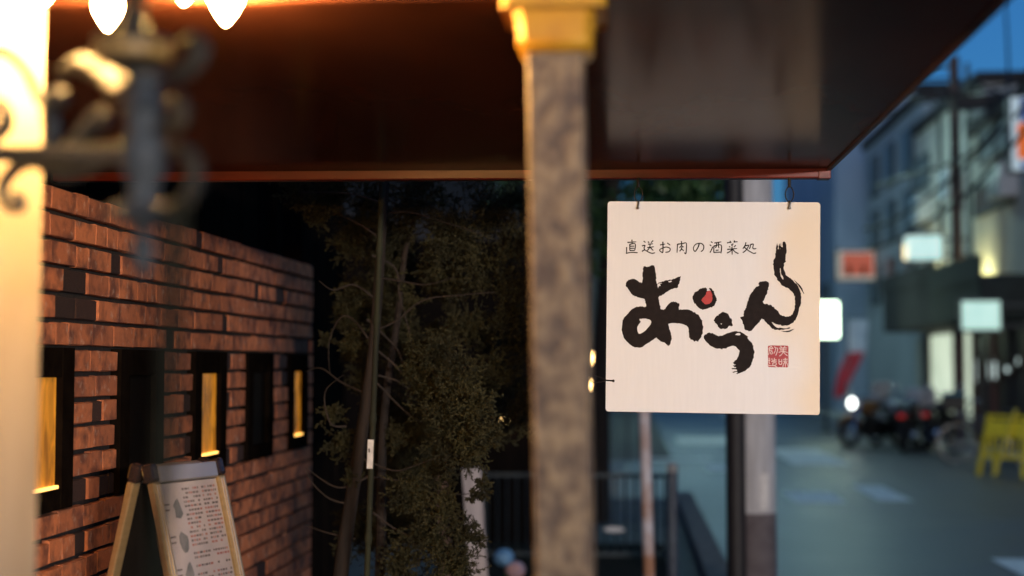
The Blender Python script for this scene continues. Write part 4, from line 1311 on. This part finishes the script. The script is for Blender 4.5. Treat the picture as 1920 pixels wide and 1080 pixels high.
bC = building('blue_grey_building', 'blue grey narrow tower block beyond the grey building', XF + 0.6, XF + 9, 37.0, 46.0, 8.4, M['blue_wall'])
for k_ in range(3):
    for q in range(3):
        z_ = 3.4 + k_ * 1.65; y_ = 38.2 + q * 2.6
        w_ = MB().b2(XF + 0.52, XF + 0.599, y_, y_ + 1.3, z_, z_ + 1.2).build('window', M['frame_grey'], bC)
        MB().b2(XF + 0.50, XF + 0.519, y_ + 0.08, y_ + 1.22, z_ + 0.08, z_ + 1.12).build('pane', M['glass_dark'], w_)
bD = building('tall_building', 'tall pale blue building far down the street', XF - 0.2, XF + 9, 47.0, 62.0, 10.5, M['pale_blue'])
for q in range(4):
    w_ = MB().b2(XF - 0.28, XF - 0.201, 48.5 + q * 3.2, 50.3 + q * 3.2, 3.0, 4.3).build('window', M['frame_grey'], bD)
    MB().b2(XF - 0.30, XF - 0.281, 48.6 + q * 3.2, 50.2 + q * 3.2, 3.1, 4.2).build('pane', M['lit_pane'] if q == 1 else M['glass_dark'], w_)
bE = building('end_building', 'distant blue grey building closing the end of the street', -2.0, 16.0, 78.0, 88.0, 6.2, M['blue_wall'])
for q in range(9):
    w_ = MB().b2(-1 + q * 1.9, 0.2 + q * 1.9, 77.92, 77.999, 3.4, 4.8).build('window', M['frame_grey'], bE)
    MB().b2(-0.9 + q * 1.9, 0.1 + q * 1.9, 77.90, 77.919, 3.5, 4.7).build('pane', M['lit_pane'] if q in (5,) else M['glass_dark'], w_)
bF = building('dark_house', 'dark timber house in shadow behind the juniper and fence', -9.0, -0.62, 24.2, 33.0, 6.5, M['dark_wall'])
bG = building('timber_shed', 'low black timber shed behind the juniper', -6.0, -0.75, 12.6, 13.9, 2.7, M['black_wood'])
for k_ in range(12):
    MB().b2(-4.9 + k_ * 0.34, -4.58 + k_ * 0.34, 12.56, 12.599, 0.02, 2.68).build('plank', M['black_wood'], bG)
bH = building('left_street_building', 'grey building across the side road on the left of the street', -9.0, -0.5, 34, 60, 9.0, M['dark_wall'])

for (y_, z_) in ((31.2, 5.2), (34.4, 5.0), (26.0, 4.6)):
    par = bA if y_ < 29 else bB
    xf = XF if y_ < 29 else XF + 0.25
    ac = MB().b2(xf - 0.34, xf - 0.002, y_, y_ + 0.85, z_, z_ + 0.6).build('air_conditioner', M['moto_white'], par, bevel=0.02)
    MB().torus((xf - 0.345, y_ + 0.32, z_ + 0.3), 0.2, 0.015, Matrix.Rotation(R(90), 3, 'Y'), 18, 5).build('fan_ring', M['frame_grey'], ac)
wl_ = empty('added_wall_lamp', (-0.5, 42.0, 6.9), 'added unseen street lamp bracketed over the road from the grey building wall', 'lamp')  # unseen lamp, added to brighten the far facades and road

# ------------------------------------------------------------------ signs along the street
def lightbox(name, label, px0, py0, px1, py1, Y, face, th=0.16, hang=True, bands=(), cat='sign', wall_x=None):
    pA, pB = atY(px0, py1, Y), atY(px1, py0, Y)
    x0, x1, z0, z1 = pA.x, pB.x, pA.z, pB.z
    b_ = empty(name, ((x0 + x1) / 2, Y, z0), label, cat)
    e = 0.045
    MB().b2(x0, x1, Y - th / 2, Y + th / 2, z0, z1).build('case', M['frame_grey'], b_, bevel=0.01)
    fo_ = MB().b2(x0 + e, x1 - e, Y - th / 2 - 0.012, Y - th / 2 - 0.001, z0 + e, z1 - e).build('lit_face', face, b_)
    for (u0, v0, u1, v1, mm) in bands:
        xa, xb = x0 + (x1 - x0) * u0, x0 + (x1 - x0) * u1
        za, zb = z1 - (z1 - z0) * v1, z1 - (z1 - z0) * v0
        MB().b2(xa, xb, Y - th / 2 - 0.018, Y - th / 2 - 0.013, za, zb).build('printed_band', mm, fo_)
    if wall_x is not None:
        for zz in (z0 + (z1 - z0) * 0.2, z1 - (z1 - z0) * 0.2):
            MB().bar((x1, Y, zz), (wall_x, Y, zz), 0.05, 0.05).build('bracket', M['frame_grey'], b_)
    return b_


lightbox('light_box_sign', 'plain white lit box sign projecting from the grey building', 1690, 438, 1768, 492, 31.0, M['box_white'], wall_x=XF + 0.25,
         bands=((0.03, 0.40, 0.13, 0.92, M['warm_spot']),))
lightbox('light_box_sign', 'mint white lit box sign on the dark shop canopy', 1797, 560, 1877, 623, 25.0, M['box_mint'], wall_x=XF,
         bands=((0.15, 0.3, 0.85, 0.36, M['box_white']), (0.15, 0.6, 0.85, 0.66, M['box_white'])))
lightbox('light_box_sign', 'pale bordered red box sign with two dark marks', 1566, 468, 1642, 528, 44.0, M['box_pale'], wall_x=XF + 0.6,
         bands=((0.17, 0.12, 0.92, 0.82, M['box_red']), (0.27, 0.5, 0.4, 0.8, M['frame_grey']), (0.62, 0.5, 0.75, 0.8, M['frame_grey'])))
lightbox('light_box_sign', 'glaring green white lit box sign beside the hanging sign', 1520, 563, 1574, 636, 34.0, M['box_bright'], wall_x=None)
sgp = atY(1547, 636, 34.0)
pp = empty('sign_post', (sgp.x, 34.0, 0), 'dark post carrying the glaring green white box sign', 'post')
MB().tube([(sgp.x, 34.0, 0), (sgp.x, 34.0, sgp.z)], 0.05, 10).build('tube', M['frame_grey'], pp)
MB().lathe((sgp.x, 34.0, 0), [(0.16, 0), (0.16, 0.05), (0.06, 0.08)], 14).build('foot', M['frame_grey'], pp)
lightbox('tall_sign', 'tall white framed sign with blue top and orange panel beside the cream shop', 1889, 178, 1962, 326, 22.5, M['box_face'], wall_x=XF + 0.2,
         bands=((0.30, 0.05, 0.98, 0.36, M['box_blue']), (0.22, 0.37, 0.98, 0.82, M['box_orange']), (0.5, 0.10, 0.6, 0.2, M['box_face']), (0.72, 0.10, 0.9, 0.2, M['box_face']), (0.3, 0.86, 0.5, 0.95, M['box_blue'])))


def flag(name, label, pts, Y, mats, h_):
    """banner hung from a pole; pts: photo outline rows (left,right,y)"""
    x_l = atY(pts[0][0] - 4, pts[0][2], Y)
    b_ = empty(name, (x_l.x, Y, 0), label, 'banner')
    MB().tube([(x_l.x, Y, 0), (x_l.x, Y, x_l.z + 0.1)], 0.02, 8).build('pole', M['post_grey'], b_)
    MB().lathe((x_l.x, Y, 0), [(0.2, 0), (0.2, 0.06), (0.03, 0.1)], 14).build('base', M['post_grey'], b_)
    MB().tube([(x_l.x, Y, x_l.z + 0.06), (atY(pts[0][1] + 3, pts[0][2], Y).x, Y, x_l.z + 0.06)], 0.012, 6).build('top_bar', M['post_grey'], b_)
    for i in range(len(pts) - 1):
        s_ = MB()
        (a0, a1, ay), (c0_, c1_, cy) = pts[i], pts[i + 1]
        for t2 in (0.0, 0.012):
            for k_ in range(5):
                f_ = k_ / 4
                w_ = 0.04 * math.sin(f_ * 5 + i)
                pT, pB = atY(a0 + (a1 - a0) * f_, ay, Y), atY(c0_ + (c1_ - c0_) * f_, cy, Y)
                s_.v += [pT + Vector((0, w_ + t2, 0)), pB + Vector((0, w_ * 1.2 + t2, 0.002))]
        for q in range(4):
            a_ = q * 2
            s_.f.append((a_, a_ + 1, a_ + 3, a_ + 2)); s_.f.append((10 + a_, 12 + a_, 13 + a_, 11 + a_))
        for q in range(4):
            a_ = q * 2
            s_.f.append((a_, a_ + 2, 12 + a_, 10 + a_)); s_.f.append((a_ + 1, 11 + a_, 13 + a_, a_ + 3))
        s_.f.append((0, 10, 11, 1)); s_.f.append((8, 9, 19, 18))
        s_.build('cloth', mats[i], b_)
    return b_


flag('banner', 'tall banner with pale blue top and slanting red lower half on the pavement', [(1592, 1628, 600), (1588, 1622, 660), (1572, 1602, 700), (1562, 1582, 745)], 36.0, [M['flag_white'], M['flag_red'], M['flag_red']], 2)
flag('banner', 'red banner with blue lower half seen between pillar and hanging sign', [(1110, 1146, 690), (1110, 1146, 745), (1108, 1144, 800)], 26.0, [M['flag_red'], M['flag_blue']], 2)

# ------------------------------------------------------------------ far lamps
for (x_, y_, Y, rr_, mm, lab, hung) in ((945, 791, 12.45, 0.03, 'bulb_amber', 'small round yellow lamp glowing low on the dark shed behind the juniper', 1),
                                  (1112, 672, 24.0, 0.09, 'bulb_amber', 'small amber lamp glowing between pillar and hanging sign', 0),
                                  (1103, 722, 23.6, 0.07, 'bulb_amber', 'small amber lamp below another beside the pillar', 0),
                                  (1175, 372, 24.0, 0.03, 'bulb_white', 'tiny pale lamp above the top edge of the hanging sign', 0)):
    c = atY(x_, y_, Y)
    lo = empty('globe_lamp', (c.x, c.y, c.z if hung else 0), lab, 'lamp')
    if hung:
        MB().bar((c.x, c.y, c.z + rr_ + 0.02), (c.x, 12.555, c.z + rr_ + 0.02), 0.02, 0.02).build('bracket', M['frame_grey'], lo)
        MB().lathe((c.x, c.y, c.z + rr_ * 0.8), [(rr_ * 0.6, 0.0), (rr_ * 0.6, 0.01), (0.012, 0.03)], 12).build('holder', M['frame_grey'], lo)
    else:
        MB().tube([(c.x, c.y, 0), (c.x, c.y, c.z - rr_ * 0.9)], 0.018, 8).build('post', M['frame_grey'], lo)
        MB().lathe((c.x, c.y, c.z - rr_), [(0.03, -0.03), (rr_ * 0.6, 0.0), (rr_ * 0.6, 0.01)], 12).build('holder', M['frame_grey'], lo)
    MB().sphere(c, rr_, 14).build('globe', M[mm], lo, smooth=True)

# ------------------------------------------------------------------ street pole with brackets and cables
spx = atX(1796, 560, 6.4)
sb = Vector((6.4, spx.y, 0))
sp_ = empty('street_pole', sb, 'slim brown steel pole with dark crossarm carrying cables by the grey building', 'utility pole')
M['brown_steel'] = mat('brown_steel', (0.11, 0.065, 0.05), (0.07, 0.04, 0.035), 6, rough=0.6)
MB().lathe(sb, [(0.12, 0), (0.10, 7.6)], 14).build('shaft', M['brown_steel'], sp_, smooth=True)
cz_ = atY(1850, 198, sb.y).z
MB().bar((6.35, sb.y - 0.16, cz_), (7.75, sb.y - 0.16, cz_ + 0.12), 0.12, 0.28).build('crossarm', M['pipe_black'], sp_)
MB().bar((5.5, sb.y - 0.16, cz_ + 0.15), (6.34, sb.y - 0.16, cz_ + 0.2), 0.07, 0.12).build('crossarm', M['pipe_black'], sp_)
cabs = [((1660, 160), (1800, 150), (1935, 205), 22.5), ((1700, 330), (1830, 280), (1935, 120), 22.0), ((1680, 410), (1800, 320), (1935, 185), 22.0), ((1690, 445), (1810, 365), (1935, 230), 21.5),
        ((1690, 175), (1790, 205), (1935, 190), 23.0), ((1600, 250), (1700, 200), (1935, 150), 23.5), ((1880, -40), (1888, 60), (1892, 190), 22.8)]
for ci, (a_, b_, c_, Y) in enumerate(cabs):
    pts = spline([atY(a_[0] - 60 if ci < 6 else a_[0], a_[1] + (20 if ci < 6 else 0), Y + 9), atY(*a_, Y + 6), atY(*b_, Y + 2), atY(*c_, Y)], 8)
    cb_ = MB().tube(pts, 0.035 if ci in (1, 2, 3) else 0.022, 6).build('overhead_cable', M['cable'], None, smooth=True)
    tag(cb_, ['black overhead cable sagging along the roofline of the grey building', 'thick black cable rising steeply past the tall blue and orange sign',
              'thick black cable below the steep one, in front of the cream shop', 'lowest thick black cable, just above the shuttered window',
              'thin black cable passing the dark crossarm of the brown pole', 'thin black cable crossing the sky above the blue grey tower',
              'short vertical black cable dropping from the sky to the tall sign'][ci], 'cable', 'overhead street cables')

M['added_street_light'] = emit('added_street_light', (0.82, 1.0, 0.90), 1.0)


def added_street_light(parent, base, tip, inten):  # arm, head and lens of the added, unseen street lamps
    MB().tube(spline([base, base.lerp(tip, 0.6) + Vector((0, 0, 0.25)), tip + Vector((0, 0, 0.08))], 6), 0.035, 8).build('lamp_arm', M['frame_grey'], parent, smooth=True)
    d = (tip - base); d.z = 0; d.normalize()
    c = tip + d * 0.25
    rz = math.atan2(d.y, d.x)
    hd_ = MB().box(c + Vector((0, 0, 0.06)), (0.62, 0.24, 0.11), rz).build('lamp_head', M['frame_grey'], parent, bevel=0.03)
    lm = emit('added_street_light', (0.62, 1.0, 0.92), inten / (0.5 * 0.18))
    MB().box(c + Vector((0, 0, -0.012)), (0.5, 0.18, 0.03), rz).build('lamp_lens', lm, hd_)


added_street_light(ut, ub + Vector((0, 0, 8.6)), ub + Vector((1.3, 2.4, 8.8)), 20.0)  # unseen lamp on the utility pole, added to light the road
added_street_light(wl_, Vector((-0.5, 42.0, 6.9)), Vector((1.6, 42.0, 7.4)), 50.0)
added_street_light(sp_, sb + Vector((0, 0, 7.4)), sb + Vector((-2.0, 3.4, 7.7)), 46.0)  # unseen lamp on the brown pole, added to light the facades

# ------------------------------------------------------------------ motorcycles
def motorcycle(loc, rz, body, label, lamp_on=False):
    root = empty('motorcycle', loc, label, 'motorcycle', None)
    Rz = Matrix.Rotation(rz, 3, 'Z')
    o_ = Vector(loc)
    T = lambda x, y, z: o_ + Rz @ Vector((x, y, z))
    Mx = Rz @ Matrix.Rotation(R(90), 3, 'X')
    for x_ in (-0.62, 0.64):
        w_ = MB().torus(T(x_, 0, 0.29), 0.235, 0.055, Mx, 24, 8).build('tyre', M['rubber'], root, smooth=True)
        rm2 = MB().torus(T(x_, 0, 0.29), 0.17, 0.014, Mx, 20, 6)
        for k_ in range(6):
            a_ = k_ * math.pi / 3
            rm2.tube([T(x_, 0, 0.29), T(x_ + 0.17 * math.cos(a_), 0, 0.29 + 0.17 * math.sin(a_))], 0.010, 6)
        rm2.build('rim', M['chrome'], w_, smooth=True)
    for s_ in (-1, 1):
        MB().tube([T(0.64, 0.07 * s_, 0.29), T(0.42, 0.08 * s_, 0.88)], 0.022, 8).build('fork', M['chrome'], root, smooth=True)
    eng = MB(); eng.box(T(0.02, 0, 0.36), (0.42, 0.26, 0.30), M=Rz); eng.tube([T(0.1, 0, 0.45), T(0.2, 0, 0.62)], 0.09, 12)
    eng.build('engine', M['dark_steel'], root, bevel=0.03)
    tk_ = MB(); tk_.lathe(T(0.16, 0, 0.76), [(0.02, -0.24), (0.10, -0.2), (0.145, -0.05), (0.15, 0.08), (0.10, 0.22), (0.02, 0.26)], 14, M=Rz @ Matrix.Rotation(R(90), 3, 'Y'))
    tk_.build('tank', body, root, smooth=True)
    st_ = MB(); st_.box(T(-0.32, 0, 0.76), (0.56, 0.24, 0.10), M=Rz); st_.build('seat', M['seat'], root, bevel=0.04)
    rf = MB(); rf.box(T(-0.60, 0, 0.66), (0.36, 0.18, 0.10), M=Rz @ Matrix.Rotation(R(12), 3, 'Y')); rf.build('tail_fairing', body, root, bevel=0.03)
    fm = MB(); fm.tube([T(-0.62, 0.09, 0.29), T(-0.1, 0.1, 0.32), T(0.4, 0.05, 0.75)], 0.025, 8); fm.tube([T(-0.62, -0.09, 0.29), T(-0.1, -0.1, 0.32), T(0.4, -0.05, 0.75)], 0.025, 8)
    fm.build('frame', M['dark_steel'], root, smooth=True)
    MB().tube([T(0.1, -0.16, 0.28), T(-0.4, -0.18, 0.26), T(-0.75, -0.2, 0.34)], [0.03, 0.045, 0.05], 10).build('exhaust', M['chrome'], root, smooth=True)
    MB().tube(spline([T(0.28, 0.36, 0.98), T(0.38, 0.2, 0.96), T(0.42, 0, 0.92), T(0.38, -0.2, 0.96), T(0.28, -0.36, 0.98)], 5), 0.016, 8).build('handlebar', M['chrome'], root, smooth=True)
    hl = MB(); hl.lathe(T(0.54, 0, 0.84), [(0.05, -0.10), (0.10, -0.02), (0.105, 0.03)], 16, M=Rz @ Matrix.Rotation(R(90), 3, 'Y')); hlo = hl.build('headlight', M['chrome'], root, smooth=True)
    MB().lathe(T(0.572, 0, 0.84), [(0.098, 0), (0.09, 0.012), (0.02, 0.02)], 16, M=Rz @ Matrix.Rotation(R(90), 3, 'Y')).build('lens', M['head'] if lamp_on else M['glass_dark'], hlo, smooth=True)
    MB().box(T(-0.80, 0, 0.66), (0.04, 0.12, 0.07), M=Rz).build('tail_light', M['tail'], root, bevel=0.01)
    if body == M['moto_white']:
        MB().box(T(0.50, 0, 1.02), (0.03, 0.44, 0.46), M=Rz @ Matrix.Rotation(R(-22), 3, 'Y')).build('windscreen', M['moto_white'], root, bevel=0.012)
        MB().box(T(-0.66, 0, 0.96), (0.40, 0.42, 0.34), M=Rz).build('top_box', M['moto_white'], root, bevel=0.04)
    for s_ in (-1, 1):
        mi = MB().tube([T(0.34, 0.25 * s_, 0.97), T(0.36, 0.30 * s_, 1.12)], 0.008, 6)
        mi.sphere(T(0.36, 0.31 * s_, 1.15), 0.055, 10); mi.build('mirror', M['chrome'], root, smooth=True)
    fdr = MB(); fdr.tube([T(0.64 + 0.31 * math.cos(a_), 0, 0.29 + 0.31 * math.sin(a_)) for a_ in [R(30 + 12 * i) for i in range(11)]], 0.05, 8); fdr.build('front_mudguard', body, root, smooth=True)
    return root


g1 = atG(1640, 838); g2 = atG(1705, 846); g3 = atG(1762, 842)
motorcycle((g1.x, g1.y, 0.004), R(215), M['moto_brown'], 'brown tanked motorcycle with lit headlight parked outside the shops', True)
motorcycle((g2.x, g2.y, 0.004), R(70), M['moto_black'], 'black motorcycle showing its red tail light in the parked row', False)
motorcycle((g3.x, g3.y, 0.004), R(60), M['moto_black'], 'black motorcycle parked at the lit white panel end of the row', False)
g4 = atG(1678, 836)
motorcycle((g4.x, g4.y - 0.3, 0.004), R(120), M['moto_white'], 'white motorcycle with top box parked beside the brown tanked one', True)  # headlight lit to add a bright glint to the parked row

# ------------------------------------------------------------------ bicycle
def bicycle(loc, rz, label):
    root = empty('bicycle', loc, label, 'bicycle')
    Rz = Matrix.Rotation(rz, 3, 'Z'); o_ = Vector(loc)
    T = lambda x, y, z: o_ + Rz @ Vector((x, y, z))
    Mx = Rz @ Matrix.Rotation(R(90), 3, 'X')
    for x_ in (-0.52, 0.54):
        w_ = MB().torus(T(x_, 0, 0.34), 0.32, 0.02, Mx, 28, 6).build('tyre', M['rubber'], root, smooth=True)
        s_ = MB().torus(T(x_, 0, 0.34), 0.297, 0.010, Mx, 28, 6)
        for k_ in range(10):
            a_ = k_ * math.pi / 5
            s_.tube([T(x_, 0, 0.34), T(x_ + 0.295 * math.cos(a_), 0, 0.34 + 0.295 * math.sin(a_))], 0.003, 4)
        s_.build('rim', M['chrome'], w_, smooth=True)
    f_ = MB()
    for a_, b_ in (((-0.52, 0.34), (-0.08, 0.30)), ((-0.08, 0.30), (-0.22, 0.78)), ((-0.52, 0.34), (-0.19, 0.68)), ((-0.08, 0.30), (0.38, 0.72)), ((-0.17, 0.62), (0.36, 0.78)), ((0.54, 0.34), (0.34, 0.92))):
        f_.tube([T(a_[0], 0, a_[1]), T(b_[0], 0, b_[1])], 0.017, 8)
    f_.build('frame', M['post_grey'], root, smooth=True)
    MB().tube(spline([T(0.2, 0.27, 1.0), T(0.36, 0.15, 1.02), T(0.36, 0, 0.96), T(0.36, -0.15, 1.02), T(0.2, -0.27, 1.0)], 5), 0.013, 8).build('handlebar', M['chrome'], root, smooth=True)
    MB().box(T(-0.24, 0, 0.84), (0.26, 0.16, 0.06), M=Rz).build('saddle', M['seat'], root, bevel=0.025)
    MB().sphere(T(0.50, 0, 0.80), 0.055, 12).build('lamp', M['chrome'], root, smooth=True)
    bk = MB()
    bk.b2(0, 0, 0, 0, 0, 0); bk = MB()
    bk.box(T(0.58, 0, 0.98), (0.34, 0.40, 0.22), M=Rz); bk.build('basket', M['dark_steel'], root, bevel=0.02)
    cv = MB(); cv.box(T(0.58, 0, 1.115), (0.37, 0.43, 0.045), M=Rz); cv.build('basket_cover', M['teal_cloth'], root, bevel=0.02)
    return root


gb = atG(1868, 880)
bicycle((gb.x + 0.15, gb.y + 0.75, 0.004), R(170), 'parked bicycle with teal basket cover behind the yellow barricade')

# ------------------------------------------------------------------ yellow barricade
gy = atG(1893, 893)
bx, by = gy.x, gy.y
bar_ = empty('yellow_barricade', (bx, by, 0.004), 'yellow steel A-frame barricade with mesh panel beside the bicycle', 'barricade')
w_ = 0.36
bar_.rotation_euler = (0, 0, R(-48))
for s_ in (-1, 1):
    MB().bar((bx - w_, by - 0.22 * s_, 0.004), (bx - w_ + 0.05, by - 0.0, 0.86), 0.05, 0.05).build('leg', M['yellow'], bar_)
    MB().bar((bx + w_, by - 0.22 * s_, 0.004), (bx + w_ - 0.05, by - 0.0, 0.86), 0.05, 0.05).build('leg', M['yellow'], bar_)
MB().bar((bx - w_ + 0.04, by - 0.03, 0.84), (bx + w_ - 0.04, by - 0.03, 0.84), 0.05, 0.05).build('top_rail', M['yellow'], bar_)
MB().bar((bx - w_ + 0.02, by - 0.15, 0.28), (bx + w_ - 0.02, by - 0.15, 0.28), 0.05, 0.05).build('bottom_rail', M['yellow'], bar_)
MB().bar((bx, by - 0.055, 0.78), (bx, by - 0.095, 0.55), 0.60, 0.012, up=(0, 1, 0)).build('panel', M['yellow'], bar_)
for k_ in range(7):
    x_ = bx - 0.27 + 0.09 * k_
    MB().bar((x_, by - 0.105, 0.54), (x_, by - 0.148, 0.30), 0.022, 0.012, up=(0, 1, 0)).build('slat', M['yellow'], bar_)
MB().bar((bx - 0.06, by - 0.30, 0.02), (bx + 0.16, by - 0.055, 0.95), 0.05, 0.03).build('brace', M['yellow'], bar_)

# ------------------------------------------------------------------ unseen post lamp, added to light the sign, wall and pole from the right
lp0 = Vector((5.6, -8.2, 0))
pl_ = empty('added_post_lamp', lp0, 'added dark lamp post with three white globes, out of view behind the camera', 'lamp')
MB().lathe(lp0, [(0.14, 0), (0.14, 0.08), (0.05, 0.16), (0.045, 2.28)], 16).build('post', M['frame_grey'], pl_, smooth=True)
GR = 0.19
M['globe_lit'] = emit('globe_lit', POST_COL, POST_WATT / (math.pi * 3 * 4 * math.pi * GR ** 2))
for k_ in (-1, 0, 1):
    gc = lp0 + Vector((0.62 * k_, 0.30 * k_, 2.50))
    MB().tube(spline([lp0 + Vector((0, 0, 2.26)), lp0 + Vector((0.35 * k_, 0.17 * k_, 2.16)), gc - Vector((0, 0, GR + 0.02))], 5), 0.03, 8).build('arm', M['frame_grey'], pl_, smooth=True)
    MB().lathe(gc - Vector((0, 0, GR + 0.02)), [(0.05, 0), (0.11, 0.03), (0.11, 0.05)], 16).build('holder', M['frame_grey'], pl_, smooth=True)
    MB().sphere(gc, GR, 20).build('globe', M['globe_lit'], pl_, smooth=True)
